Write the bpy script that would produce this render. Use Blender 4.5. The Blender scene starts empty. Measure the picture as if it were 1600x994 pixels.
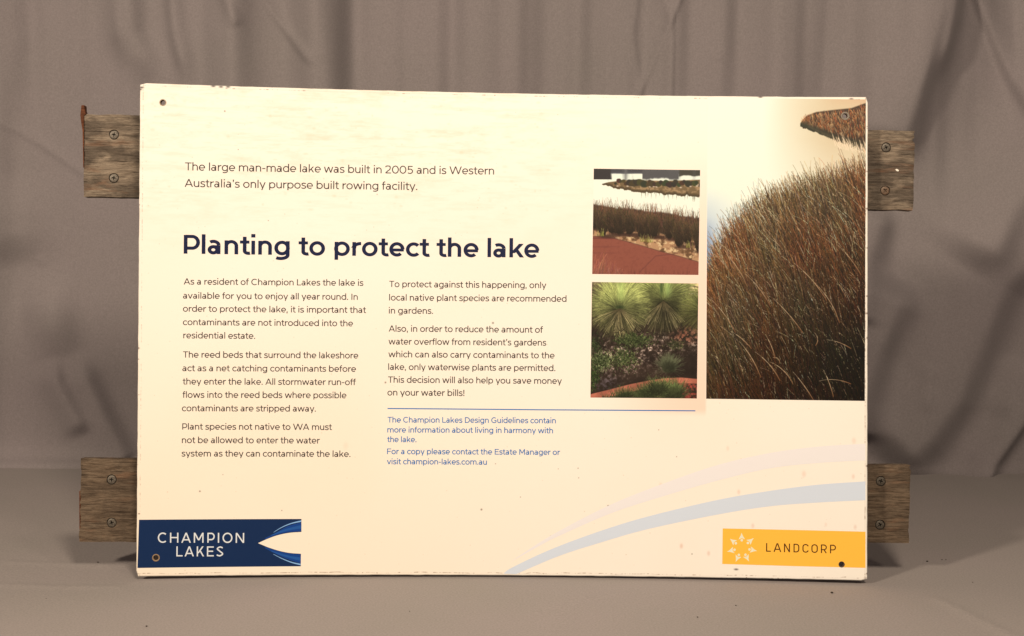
import bpy, bmesh, math, random
import numpy as np
from mathutils import Vector, Matrix

random.seed(4)
rng = np.random.default_rng(7)
SC = bpy.context.scene
COL = SC.collection

# ---------------------------------------------------------------- camera
CAM_H, PITCH, ROLL, FPX = 0.469495, 0.085079, 0.009413, 2222.0
cp, sp = math.cos(PITCH), math.sin(PITCH)
cF = np.array([0, cp, -sp]); cR0 = np.array([1.0, 0, 0]); cU0 = np.array([0, sp, cp])
cr, sr = math.cos(ROLL), math.sin(ROLL)
cR = cr * cR0 + sr * cU0; cU = -sr * cR0 + cr * cU0; cC = np.array([0, 0, CAM_H])
cd = bpy.data.cameras.new('camera'); cam = bpy.data.objects.new('camera', cd); COL.objects.link(cam)
cd.sensor_width = 36.0; cd.lens = FPX / 1600 * 36; cd.clip_start = 0.05; cd.clip_end = 60
M = Matrix.Identity(4)
for i in range(3):
    M[i][0] = cR[i]; M[i][1] = cU[i]; M[i][2] = -cF[i]; M[i][3] = cC[i]
cam.matrix_world = M
cd.dof.use_dof = True; cd.dof.focus_distance = 1.74; cd.dof.aperture_fstop = 14.0
SC.camera = cam

# ---------------------------------------------------------------- lights and exposure (indoor studio table)
WARM = (1.0, 0.808, 0.585)
def area(name, loc, target, size, watts, col=WARM):
    ld = bpy.data.lights.new(name, 'AREA'); ld.shape = 'DISK'; ld.size = size; ld.energy = watts; ld.color = col
    o = bpy.data.objects.new(name, ld); COL.objects.link(o); o.location = loc
    o.rotation_euler = (Vector(target) - Vector(loc)).to_track_quat('-Z', 'Y').to_euler()
    return o
area('studio_lamp', (-1.55, -0.10, 1.35), (0.05, 1.75, 0.30), 0.26, 50)
area('studio_lamp', (1.15, -0.10, 1.65), (0.25, 1.75, 0.50), 0.34, 9)
area('ceiling_lamp', (0.30, 0.05, 1.55), (0.15, 1.60, 0.30), 0.36, 34)
world = bpy.data.worlds.new('World'); SC.world = world; world.use_nodes = True
bg = world.node_tree.nodes['Background']; bg.inputs[0].default_value = (1.0, 0.80, 0.66, 1); bg.inputs[1].default_value = 0.11
vs = SC.view_settings; vs.view_transform = 'Standard'; vs.look = 'None'; vs.exposure = 0.0; vs.gamma = 1.0

# ---------------------------------------------------------------- helpers
def tag(o, label=None, cat=None, group=None, kind=None):
    for k, v in (('label', label), ('category', cat), ('group', group), ('kind', kind)):
        if v: o[k] = v
    return o
def link(name, me, mats=None, parent=None, smooth=False):
    o = bpy.data.objects.new(name, me); COL.objects.link(o)
    if mats is not None:
        for m in (mats if isinstance(mats, (list, tuple)) else [mats]): me.materials.append(m)
    if parent is not None: o.parent = parent
    if smooth: me.polygons.foreach_set('use_smooth', [True] * len(me.polygons))
    return o
def grid_mesh(name, X, Y, Z):
    ny, nx = X.shape
    me = bpy.data.meshes.new(name)
    co = np.stack([X, Y, Z], -1).reshape(-1, 3).astype(np.float32)
    idx = np.arange(nx * ny).reshape(ny, nx)
    q = np.stack([idx[:-1, :-1], idx[:-1, 1:], idx[1:, 1:], idx[1:, :-1]], -1).reshape(-1, 4)
    me.vertices.add(len(co)); me.vertices.foreach_set('co', co.ravel())
    me.loops.add(q.size); me.loops.foreach_set('vertex_index', q.ravel().astype(np.int32))
    me.polygons.add(len(q)); me.polygons.foreach_set('loop_start', np.arange(0, q.size, 4, dtype=np.int32))
    me.polygons.foreach_set('use_smooth', np.ones(len(q), dtype=bool))
    me.update(calc_edges=True); me.validate()
    return me
def vnoise(h, w, ch, cw, seed):
    r = np.random.default_rng(seed); g = r.random((int(ch) + 3, int(cw) + 3))
    y = np.linspace(0, ch, h); x = np.linspace(0, cw, w)
    yi = y.astype(int); xi = x.astype(int); fy = y - yi; fx = x - xi
    fy = fy * fy * (3 - 2 * fy); fx = fx * fx * (3 - 2 * fx)
    a = g[yi][:, xi]; b = g[yi][:, xi + 1]; c = g[yi + 1][:, xi]; d = g[yi + 1][:, xi + 1]
    fx = fx[None]; fy = fy[:, None]
    return (a * (1 - fx) + b * fx) * (1 - fy) + (c * (1 - fx) + d * fx) * fy
def fbm(h, w, ch, cw, seed, octv=5, gain=0.5):
    s = 0; a = 1; t = 0
    for o in range(octv):
        s = s + a * vnoise(h, w, ch * 2 ** o, cw * 2 ** o, seed + o); t += a; a *= gain
    return s / t

# ---------------------------------------------------------------- materials
def mat(name, col=(0.5, 0.5, 0.5), rough=0.6, metal=0.0, spec=0.5):
    m = bpy.data.materials.new(name); m.use_nodes = True
    b = m.node_tree.nodes['Principled BSDF']
    b.inputs['Base Color'].default_value = (*col, 1); b.inputs['Roughness'].default_value = rough
    b.inputs['Metallic'].default_value = metal; b.inputs['Specular IOR Level'].default_value = spec
    return m
def N(m, t, **kw):
    n = m.node_tree.nodes.new(t)
    for k, v in kw.items(): setattr(n, k, v)
    return n
def L(m, a, b): m.node_tree.links.new(a, b)
def lin(c):
    c = np.asarray(c, float) / 255.0
    return np.where(c <= 0.04045, c / 12.92, ((c + 0.055) / 1.055) ** 2.4)
ILL = np.array([1.40, 1.14, 0.82])            # brightness and tint of the lamplight on the board
def print_col(rgb):                           # ink colour that shows as rgb under that light
    return tuple(np.clip(lin(rgb) / ILL, 0.004, 0.86))
def ink(name, rgb, rough=0.42): return mat(name, print_col(rgb), rough, spec=0.2)

def fabric(name, col, scale=1400):
    m = mat(name, col, 0.92, spec=0.12)
    b = m.node_tree.nodes['Principled BSDF']
    b.inputs['Sheen Weight'].default_value = 0.06
    tc = N(m, 'ShaderNodeTexCoord')
    n1 = N(m, 'ShaderNodeTexNoise'); n1.inputs['Scale'].default_value = 5; n1.inputs['Detail'].default_value = 4
    n2 = N(m, 'ShaderNodeTexNoise'); n2.inputs['Scale'].default_value = 420; n2.inputs['Detail'].default_value = 2
    L(m, tc.outputs['Object'], n1.inputs['Vector']); L(m, tc.outputs['Object'], n2.inputs['Vector'])
    mx = N(m, 'ShaderNodeMix', data_type='RGBA')
    mx.inputs['A'].default_value = (col[0] * .93, col[1] * .96, col[2] * .93, 1); mx.inputs['B'].default_value = (col[0] * 1.07, col[1] * 1.03, col[2] * 1.07, 1)
    L(m, n1.outputs['Fac'], mx.inputs['Factor'])
    mr = N(m, 'ShaderNodeMapRange'); mr.inputs['From Min'].default_value = .3; mr.inputs['From Max'].default_value = .7
    mr.inputs['To Min'].default_value = .90; mr.inputs['To Max'].default_value = 1.10
    L(m, n2.outputs['Fac'], mr.inputs['Value'])
    vm = N(m, 'ShaderNodeVectorMath', operation='SCALE'); L(m, mx.outputs['Result'], vm.inputs[0]); L(m, mr.outputs['Result'], vm.inputs['Scale'])
    L(m, vm.outputs['Vector'], b.inputs['Base Color'])
    w = N(m, 'ShaderNodeTexNoise'); w.inputs['Scale'].default_value = 900; L(m, tc.outputs['Object'], w.inputs['Vector'])
    bp = N(m, 'ShaderNodeBump'); bp.inputs['Strength'].default_value = 0.25; bp.inputs['Distance'].default_value = 0.0006
    L(m, w.outputs['Fac'], bp.inputs['Height']); L(m, bp.outputs['Normal'], b.inputs['Normal'])
    return m
M_CURT = fabric('grey_drape_fabric', (0.232, 0.214, 0.232))
M_FLOOR = fabric('grey_table_fabric', (0.282, 0.262, 0.270))

# ---------------------------------------------------------------- drape and table cloth
CY = 2.42
def cpt(x, y):                                # where a feature seen at x, y of the 1600 px layout hangs on the drape
    d = cF + cR * (x - 800) / FPX + cU * (497 - y) / FPX
    t = CY / d[1]; P = cC + d * t
    return P[0], P[2]
def fpt(x, y):                                # ... or lies on the cloth
    d = cF + cR * (x - 800) / FPX + cU * (497 - y) / FPX
    t = -CAM_H / d[2]; P = cC + d * t
    return P[0], P[1]
def fold(A, B, path, amp, wl, wr, t0=0.15, t1=0.85):
    """height along a polyline with an asymmetric gaussian section (wl left, wr right of the way it runs)"""
    best = np.full(A.shape, 1e9); sgn = np.zeros(A.shape); par = np.zeros(A.shape)
    P = np.array(path); seg = np.hypot(*(P[1:] - P[:-1]).T); cum = np.r_[0, np.cumsum(seg)]; tot = cum[-1]
    for i in range(len(P) - 1):
        a = P[i]; d = (P[i + 1] - a) / seg[i]
        ra = A - a[0]; rb = B - a[1]
        tt = ra * d[0] + rb * d[1]
        lo = -1e9 if i == 0 else 0; hi = 1e9 if i == len(P) - 2 else seg[i]
        tc = np.clip(tt, lo, hi)
        dx = ra - tc * d[0]; dy = rb - tc * d[1]; dist = np.hypot(dx, dy)
        s = d[0] * rb - d[1] * ra
        k = dist < best
        best[k] = dist[k]; sgn[k] = np.sign(s[k]); par[k] = (cum[i] + tc[k]) / tot
    e0 = np.clip((par + 0.02) / max(t0, 1e-3), 0, 1) if t0 else 1
    e1 = np.clip((1.02 - par) / max(1 - t1, 1e-3), 0, 1) if t1 < 1 else 1
    e = e0 * e1; e = e * e * (3 - 2 * e)
    w = np.where(sgn > 0, wl, wr)
    return amp * e * np.exp(-(best / w) ** 2)
nx, nz = 860, 260
xs = np.linspace(-1.7, 1.7, nx); zs = np.linspace(-0.03, 1.30, nz)
CX, CZ = np.meshgrid(xs, zs)
hgt = np.zeros_like(CX)
hgt += 0.022 * (fbm(nz, nx, 1.2, 9, 21, 3) - .5) * 2            # long hanging waves
TOPZ = .30 + .70 * np.clip((CZ - .42) / .22, 0, 1)
hgt += 0.020 * (fbm(nz, nx, .9, 24, 31, 2) - .5) * 2 * TOPZ
hgt += 0.007 * (fbm(nz, nx, 3, 7, 41, 3) - .5) * 2
hgt += 0.0150 * TOPZ * (fbm(nz, nx, 1.6, 62, 43, 2) - .5) * 2 * (.35 + 1.3 * vnoise(nz, nx, 2, 6, 44))
# travelling down the picture the plus side (wl) is on the right, because the drape is seen from the front
def cf(path, amp, wleft, wright, t0=.15, t1=.85):
    return fold(CX, CZ, [cpt(*q) for q in path], amp, wright, wleft, t0, t1)
px = 0.00109
F = [
 ([(1486, -60), (1474, 20), (1458, 80), (1438, 140), (1420, 205), (1404, 260)], .030, 90, 26, 0, .8),
 ([(1500, -40), (1492, 30), (1478, 90), (1466, 130)], .010, 14, 12, 0, .6),
 ([(1392, 320), (1376, 380), (1358, 440), (1340, 500)], .014, 50, 22, .2, .9),
 ([(1434, 430), (1410, 480), (1380, 545), (1356, 620), (1345, 690)], .030, 85, 30, .2, .9),
 ([(1620, 280), (1585, 330), (1560, 375), (1530, 420)], .022, 70, 30, 0, .7),
 ([(1620, 410), (1585, 440), (1568, 480), (1545, 540), (1515, 620), (1470, 680), (1410, 735)], .028, 100, 34, 0, .85),
 ([(1625, 640), (1590, 690), (1565, 725), (1550, 760)], .020, 40, 14, 0, 1),
 ([(1610, 560), (1590, 610), (1570, 660)], .006, 30, 10, .3, .7),
 ([(1455, 560), (1448, 600), (1446, 650)], .003, 14, 8, .3, .7),
 ([(1552, -10), (1580, 45), (1606, 105)], .010, 7, 30, 0, 1),
 ([(1300, -40), (1285, 60), (1270, 160), (1262, 240)], .018, 60, 36, 0, 1),
 ([(1384, -30), (1378, 60), (1368, 150)], .010, 40, 28, 0, 1),
 ([(1215, -20), (1195, 90), (1190, 200)], .007, 60, 40, 0, 1),
 ([(1043, -6), (1052, 24), (1052, 90), (1050, 160)], .0042, 12, 3, 0, 1),
 ([(1068, -10), (1053, 26)], .003, 8, 3, 0, 1),
 ([(1000, -10), (992, 50), (1001, 110), (1008, 160)], .002, 10, 4, 0, 1),
 ([(512, -30), (522, 60), (530, 160)], .019, 55, 30, 0, 1),
 ([(395, -20), (425, 22), (450, 55), (478, 90), (498, 104)], .004, 4, 9, 0, .8),
 ([(690, -20), (688, 160)], .006, 40, 28, 0, 1),
 ([(384, -30), (380, 60), (385, 160)], .019, 40, 26, 0, 1),
 ([(352, -10), (366, 20), (376, 44)], .004, 10, 8, 0, .8),
 ([(275, -20), (282, 50), (294, 100), (298, 140)], .009, 14, 12, 0, .6),
 ([(208, -20), (214, 50), (232, 90), (246, 140)], .012, 30, 15, 0, .6),
 ([(170, -20), (178, 40), (188, 100)], .006, 30, 14, 0, .45),
 ([(26, 30), (27, 60), (24, 95)], .0015, 16, 12, .5, .5),
 ([(-8, -30), (6, 120), (-4, 260)], .014, 60, 24, 0, 1),
 ([(-10, 190), (20, 203), (55, 224), (90, 248), (140, 284)], .0028, 5, 10, 0, .8),
 ([(22, 270), (32, 345), (44, 420)], .013, 70, 46, .5, .6),
 ([(52, 398), (63, 420)], .0015, 8, 8, .4, .6),
 ([(72, 420), (88, 465), (98, 520), (106, 580)], .012, 44, 22, .5, .5),
 ([(80, 560), (92, 600), (110, 635), (136, 682)], .009, 30, 9, .3, .8),
 ([(120, 550), (142, 605), (165, 655), (200, 722)], .011, 40, 12, .3, .95),
]
for path, a, wl, wr, t0, t1 in F:
    if a > .006: path = [(q[0] - wr * .7, q[1]) for q in path]
    k = 1.3 if a > .006 else 1.0
    hgt += cf(path, a * (1.9 if a > .006 else 1.5), wl * px, wr * px * k, t0, t1)
# the foot of the drape rests on the cloth: less movement there on the left, folds meet the cloth on the right
hgt += 0.034 * np.exp(-np.clip(CZ, 0, 2) / .012) * np.clip(.55 - CX * .5, .1, 1)
CYs = CY - hgt + 0.03
me = grid_mesh('backdrop_drape', CX, CYs, CZ)
curt = link('backdrop_curtain', me, M_CURT)
tag(curt, 'grey cloth drape with soft diagonal folds hanging behind the sign', 'curtain')
# table cloth
nx, ny = 440, 300
FX, FY = np.meshgrid(np.linspace(-1.7, 1.7, nx), np.linspace(0.55, 2.60, ny))
fz = 0.0016 * (fbm(ny, nx, 3, 4, 51, 3) - .5) + 0.0006 * (fbm(ny, nx, 22, 8, 52, 2) - .5)
for path, a, wl, wr in [([(1455, 925), (1520, 958), (1600, 996)], .0022, .006, .006), ([(-20, 872), (120, 878), (210, 880)], .0012, .006, .006),
                        ([(-20, 908), (90, 912), (200, 912)], .0014, .007, .007), ([(820, 960), (900, 930), (1000, 918)], .0010, .010, .010),
                        ([(860, 990), (880, 950), (930, 925)], .0008, .010, .010)]:
    fz += fold(FX, FY, [fpt(*q) for q in path], a, wl, wr)
fz -= 0.0046
fl = link('table_surface', grid_mesh('table_surface', FX, FY, fz), M_FLOOR)
tag(fl, kind='structure')

# ---------------------------------------------------------------- the board's own frame
X0, Y0, YAW, LEAN, BH, BOW, BROLL, TW = -0.008744, 1.717759, 0.014213, 0.096239, 0.602675, 0.023179, 0.001084, 0.011527
BW = 0.90
CORN = {(0, 0): (.00073, -.00129), (1, 0): (.00091, -.00042), (0, 1): (.00100, .00069), (1, 1): (.00095, -.0024)}
sign = bpy.data.objects.new('information_sign', None); COL.objects.link(sign)
SM = Matrix.Translation((X0, Y0, 0.0018)) @ Matrix.Rotation(YAW, 4, 'Z') @ Matrix.Rotation(BROLL, 4, 'Y') @ Matrix.Rotation(-LEAN, 4, 'X')
sign.matrix_world = SM
sign.empty_display_size = 0.1
tag(sign, 'large cream information sign on two weathered wooden battens, standing on the grey cloth', 'sign')
def S(x, z, off=0.0):
    """board point: x from the centre, z up from the foot, off = height in front of the face; the old board is bowed and a little twisted"""
    u = x / BW + .5; v = z / BH
    a, b, c, d = CORN[0, 0], CORN[1, 0], CORN[0, 1], CORN[1, 1]
    k = [a[i] * (1 - u) * (1 - v) + b[i] * u * (1 - v) + c[i] * (1 - u) * v + d[i] * u * v for i in (0, 1)]
    y = BOW * (1 - (2 * u - 1) ** 2) + TW * (2 * u - 1) * v
    return (x + k[0], y - off, z + k[1])
SMn = np.array(SM); 
def _px(P):
    w = SMn[:3, :3] @ np.array(P) + SMn[:3, 3] - cC
    return np.array([800 + FPX * (w @ cR) / (w @ cF), 497 - FPX * (w @ cU) / (w @ cF)])
def B(x, y):
    """layout coordinates (1600 wide artwork grid) to board metres"""
    q = np.array([(x - 784) * .00079, (905 - y) * .00079])
    for _ in range(5):
        f0 = _px(S(*q)); r = f0 - (x, y)
        J = np.array([(_px(S(q[0] + 1e-4, q[1])) - f0) / 1e-4, (_px(S(q[0], q[1] + 1e-4)) - f0) / 1e-4]).T
        q = q - np.linalg.solve(J, r)
    return float(q[0]), float(q[1])
def warp_bm(bm, off, cut=True, dz=None):
    """cut a flat (x, z) sheet every centimetre and lay it on the bowed board"""
    if cut:
        x0 = min(v.co.x for v in bm.verts); x1 = max(v.co.x for v in bm.verts)
        k = math.ceil(x0 / .01)
        while k * .01 < x1:
            bmesh.ops.bisect_plane(bm, geom=bm.verts[:] + bm.edges[:] + bm.faces[:], plane_co=(k * .01, 0, 0), plane_no=(1, 0, 0), dist=1e-6)
            k += 1
    for v in bm.verts:
        v.co = Vector(S(v.co.x, v.co.z, off + v.co.y))
def finish(name, bm, m, parent, smooth=False):
    me = bpy.data.meshes.new(name); bm.to_mesh(me); bm.free()
    return link(name, me, m, parent, smooth)
def outline(loops):
    """flat filled shape from closed loops of (x, z); inner loops are holes"""
    cu = bpy.data.curves.new('o', 'CURVE'); cu.dimensions = '2D'; cu.fill_mode = 'BOTH'
    for lp in loops:
        s = cu.splines.new('POLY'); s.points.add(len(lp) - 1)
        for i, (a, b) in enumerate(lp): s.points[i].co = (a, b, 0, 1)
        s.use_cyclic_u = True
    o = bpy.data.objects.new('o', cu); COL.objects.link(o)
    dg = bpy.context.evaluated_depsgraph_get()
    me = bpy.data.meshes.new_from_object(o.evaluated_get(dg))
    bm = bmesh.new(); bm.from_mesh(me)
    bmesh.ops.remove_doubles(bm, verts=bm.verts, dist=1e-7)
    for k_ in list(bm.loops.layers.uv.keys()): bm.loops.layers.uv.remove(bm.loops.layers.uv[k_])
    for v in bm.verts: v.co = Vector((v.co.x, 0, v.co.y))
    # a thin curve fill yields both faces: keep one
    bpy.data.objects.remove(o); bpy.data.curves.remove(cu); bpy.data.meshes.remove(me)
    bmesh.ops.recalc_face_normals(bm, faces=bm.faces)
    for f in bm.faces:
        if f.normal.y > 0: f.normal_flip()
    return bm
def circ(c, r, n=28): return [(c[0] + r * math.cos(2 * math.pi * i / n), c[1] + r * math.sin(2 * math.pi * i / n)) for i in range(n)]
def make_image(name, arr):                     # arr: (h, w, 3) linear colour, row 0 at the bottom
    h, w = arr.shape[:2]
    im = bpy.data.images.new(name, w, h, float_buffer=True); im.colorspace_settings.name = 'Linear Rec.709'
    a = np.ones((h, w, 4), np.float32); a[..., :3] = arr; im.pixels.foreach_set(a.ravel()); im.update(); im.pack()
    return im
def image_mat(name, im, rough=0.42, spec=0.35):
    m = mat(name, rough=rough, spec=spec)
    t = N(m, 'ShaderNodeTexImage'); t.image = im; t.interpolation = 'Cubic'; t.extension = 'EXTEND'
    L(m, t.outputs['Color'], m.node_tree.nodes['Principled BSDF'].inputs['Base Color'])
    return m, t

# ---------------------------------------------------------------- board
HOLES = [B(254.5, 160.3), B(1320.6, 181.3), B(243.7, 871.6), B(1315, 882)]
HR = .0031
RIM = .0022
# wear, stains and painted light falloff of the cream laminate, painted as one map over the board
H, Wd = 1500, 2240
base = np.ones((H, Wd, 3)) * np.array([0.80, 0.792, 0.785])
vv, uu = np.mgrid[0:H, 0:Wd].astype(float); vv /= H; uu /= Wd
mott = fbm(H, Wd, 34, 22, 60, 6, .75)
streak = fbm(H, Wd, 120, 22, 70, 4, .7)
topm = np.clip((vv - .62) / .25, 0, 1) * np.clip((.72 - uu) / .25, 0, 1)
d = np.clip((mott - .47) * 3.0, 0, 1) * topm * .11 + np.clip((streak - .5) * 4, 0, 1) * topm * .09
base *= (1 - d[..., None] * np.array([.85, .95, 1.35]))
lo = fbm(H, Wd, 3, 4, 80, 3)
base *= 1 - (np.clip((lo - .4) * 1.2, 0, 1) * .07)[..., None] * np.array([.2, .8, 1.5])
# rosy fading round the two small pictures
def soft(a, b, x): t = np.clip((x - a) / (b - a), 0, 1); return t * t * (3 - 2 * t)
def bx(x, y): q = B(x, y); return q[0] / BW + .5, q[1] / BH
ua, va = bx(930, 640); ub, vb = bx(1100, 330)
fade = soft(ua - .02, ub, uu) * (1 - soft(ub + .002, ub + .006, uu)) * soft(va - .015, va + .004, vv) * (1 - soft(vb - .1, vb + .18, vv))
base *= 1 - fade[..., None] * np.array([.0, .17, .22])
low = (1 - soft(.05, .75, vv)) * (1 - soft(.15, .80, uu))  # weaker light at the lower left, painted in as a peach tint
base *= 1 - low[..., None] * np.array([0.0, .045, .11])
pcorner = soft(.82, .99, uu) * soft(.80, .99, vv)
def spot(x, y, r, col, a=1.0, sx=1.0, sy=1.0):
    u, v = bx(x, y); cx, cy = u * Wd, v * H; R = int(r * 2 * 3 * max(sx, sy)) + 3
    x0, x1, y0, y1 = max(0, int(cx) - R), min(Wd, int(cx) + R), max(0, int(cy) - R), min(H, int(cy) + R)
    if x1 <= x0 or y1 <= y0: return
    yy, xx = np.mgrid[y0:y1, x0:x1]
    g = np.exp(-(((xx - cx) / (r * 2 * sx)) ** 2 + ((yy - cy) / (r * 2 * sy)) ** 2) ** 1.4) * a
    base[y0:y1, x0:x1] = base[y0:y1, x0:x1] * (1 - g[..., None]) + np.array(col) * g[..., None]
BRN = (.10, .06, .04)
for x, y, r in [(860.5, 838.5, 1.3), (950, 791, 1.5), (752, 796.5, 1.5), (312, 768, 1.3), (887, 858, .9), (770, 505, 1.6), (589, 304, .8), (419, 345, .8),
                (904, 747, .8), (872, 733, .7), (1057, 714, .8), (1029, 672, .8), (774, 725, .8), (903, 732, .9), (813, 777, .8), (440, 798, .9), (348, 742, .7), (1183, 224, 1.0),
                (351, 174, 1.2), (1209, 272, .9), (1230, 268, .9), (1039, 803, .8), (700, 640, .7), (602, 598, 1.4), (1081, 866, 1.0), (372, 234, .8), (1165, 833, 1.2)]:
    spot(x, y, r, BRN, .85)
for x, y, r, a in [(1064.5, 853.5, 3.2, .42), (1107, 865, 3, .36), (1176, 822, 3, .32), (1154, 769, 3, .3), (1256, 741, 4, .26), (1333, 745, 3, .3), (1334, 689, 4, .22), (1336, 824, 3, .3), (1137, 701, 3, .2), (1032, 758, 3, .22), (1170, 842, 3, .2), (1290, 820, 2.5, .2), (872, 867, 2.5, .2), (540, 697, 5, .12), (821, 595, 1.5, .5)]:
    spot(x, y, r, (.62, .30, .22), a, .8, 1.25)
for _ in range(420):
    x = rng.uniform(225, 1350); y = rng.uniform(150, 895)
    spot(x, y, rng.uniform(.35, .8), (.30, .18, .10), rng.uniform(.15, .5))
for _ in range(180):
    x = rng.uniform(225, 900); y = rng.uniform(150, 330)
    spot(x, y, rng.uniform(.8, 2.4), (.60, .42, .25), rng.uniform(.05, .22), rng.uniform(.6, 2.2), rng.uniform(.6, 1.2))
# worn brown line where the laminate ends, ragged, all round
def ragged(n, seed, thr): return np.clip((fbm(1, n, 1, n / 40, seed, 5, .95)[0] - thr - .07) * 9, 0, 1) * vnoise(1, n, 1, n / 5, seed + 7)[0]
XE = BW * uu; ZE = BH * vv
lineL = np.exp(-((XE - .0034 - .0004 * vnoise(H, Wd, 60, 1, 5)) / .0004) ** 2) * ragged(H, 91, .40)[:, None] * .6
lineR = np.exp(-((BW - XE - .0027 - .0004 * vnoise(H, Wd, 60, 1, 6)) / .0005) ** 2) * (ragged(H, 92, .40)[:, None] * .8 + .15)
lineB = np.exp(-((ZE - .0022 - .0014 * vnoise(H, Wd, 1, 70, 7)) / .0004) ** 2) * (ragged(Wd, 93, .38)[None] * .9 + .08)
lineT = np.exp(-((BH - ZE - .0030 - .0005 * vnoise(H, Wd, 1, 60, 8)) / .0005) ** 2) * (ragged(Wd, 94, .5)[None] * .8 + .12)
ln = np.clip(lineL + lineR + lineB + lineT, 0, 1)[..., None]
base = base * (1 - ln) + np.array([.16, .085, .05]) * ln
# chips along the edges
for _ in range(46):
    s = rng.integers(0, 4)
    if s == 0: x, y = rng.uniform(900, 1354), 905
    elif s == 1: x, y = 1354.5, rng.uniform(160, 900)
    elif s == 2: x, y = 218 - rng.uniform(0, 3), rng.uniform(150, 890)
    else: x, y = rng.uniform(225, 1350), 903
    spot(x, y, rng.uniform(.7, 1.7), (.14, .08, .06), .8, rng.uniform(.7, 1.8), rng.uniform(.6, 1.2))
for x, y in [(333, 135), (345, 136), (356, 136), (1188, 152), (1330, 155), (221, 137), (218, 140), (1150, 890)]:
    spot(x, y, 2.2, (.06, .04, .05), .9, 1.6, .7)
im = make_image('board_wear_and_falloff', np.clip(base, 0, 1))
M_BOARD, tx = image_mat('cream_laminate', im, 0.36, 0.25)
uvn = N(M_BOARD, 'ShaderNodeUVMap'); L(M_BOARD, uvn.outputs['UV'], tx.inputs['Vector'])
M_EDGE = mat('bare_board_edge', (.62, .55, .45), .8)
nt = N(M_EDGE, 'ShaderNodeTexNoise'); nt.inputs['Scale'].default_value = 260; nt.inputs['Detail'].default_value = 5
rp = N(M_EDGE, 'ShaderNodeValToRGB'); rp.color_ramp.elements[0].position = .36; rp.color_ramp.elements[0].color = (.16, .10, .07, 1)
rp.color_ramp.elements[1].position = .52; rp.color_ramp.elements[1].color = (.70, .64, .56, 1)
tcn = N(M_EDGE, 'ShaderNodeTexCoord'); L(M_EDGE, tcn.outputs['Object'], nt.inputs['Vector']); L(M_EDGE, nt.outputs['Fac'], rp.inputs['Fac'])
L(M_EDGE, rp.outputs['Color'], M_EDGE.node_tree.nodes['Principled BSDF'].inputs['Base Color'])

def rag_rect(i, seed, amp):
    """board outline inset by i, its edge a little chipped"""
    x0, x1, z0, z1 = -BW / 2 + i, BW / 2 - i, i, BH - i
    pts = []; r = 0.0022
    def side(a, b, n, nrm, sd):
        nn = fbm(1, n, 1, n / 3, sd, 3)[0] - .5
        for k in range(n):
            t = k / n; e = amp * nn[k] * min(1, 12 * min(t, 1 - t))
            pts.append((a[0] + (b[0] - a[0]) * t + nrm[0] * e, a[1] + (b[1] - a[1]) * t + nrm[1] * e))
    side((x0 + r, z0), (x1 - r, z0), 220, (0, 1), seed); side((x1, z0 + r), (x1, z1 - r), 150, (1, 0), seed + 1)
    side((x1 - r, z1), (x0 + r, z1), 220, (0, 1), seed + 2); side((x0, z1 - r), (x0, z0 + r), 150, (1, 0), seed + 3)
    return pts
TH = .0065
bm = outline([rag_rect(.0010, 3, .0006)] + [circ(c, HR) for c in HOLES])
k = -45
while k <= 45:
    bmesh.ops.bisect_plane(bm, geom=bm.verts[:] + bm.edges[:] + bm.faces[:], plane_co=(k * .01, 0, 0), plane_no=(1, 0, 0), dist=1e-6); k += 1
bound = [e for e in bm.edges if len(e.link_faces) == 1]
# small eased arris, then the thickness
def push(edges, y, grow):
    r = bmesh.ops.extrude_edge_only(bm, edges=edges)
    vs_ = [g for g in r['geom'] if isinstance(g, bmesh.types.BMVert)]; es = [g for g in r['geom'] if isinstance(g, bmesh.types.BMEdge) and all(v in set(vs_) for v in g.verts)]
    for v in vs_:
        v.co.y = -y
        if grow:
            for c in HOLES:
                if math.hypot(v.co.x - c[0], v.co.z - c[1]) < HR * 1.6: break
            else:
                if v.co.x < -BW / 2 + .004: v.co.x -= grow
                if v.co.x > BW / 2 - .004: v.co.x += grow
                if v.co.z < .004: v.co.z -= grow
                if v.co.z > BH - .004: v.co.z += grow
    return es
e1 = push(bound, .0007, .0010)
e2 = push(e1, TH, 0)
uvl = bm.loops.layers.uv.new('UVMap')
for f in bm.faces:
    for l in f.loops: l[uvl].uv = (l.vert.co.x / BW + .5, l.vert.co.z / BH)
    ys = [v.co.y for v in f.verts]
    cx_ = sum(v.co.x for v in f.verts) / len(f.verts); cz_ = sum(v.co.z for v in f.verts) / len(f.verts)
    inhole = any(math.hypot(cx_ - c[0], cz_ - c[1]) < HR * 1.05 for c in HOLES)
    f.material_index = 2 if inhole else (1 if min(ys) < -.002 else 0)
for v in bm.verts: v.co = Vector(S(v.co.x, v.co.z, v.co.y))
bmesh.ops.recalc_face_normals(bm, faces=bm.faces)
board = finish('board', bm, [M_BOARD, M_EDGE, mat('shaded_drilled_hole', (.10, .055, .035), .9)], sign)  # hole walls coloured dark in place of the shade inside
# back sheet of the board, plain brown ply with the same holes
bmb = outline([rag_rect(.0002, 3, .0006)] + [circ(c, HR) for c in HOLES]); warp_bm(bmb, -TH + .0001)
M_PLY = mat('bare_ply_back', (.30, .20, .12), .8)
finish('back_sheet', bmb, M_PLY, sign)
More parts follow.
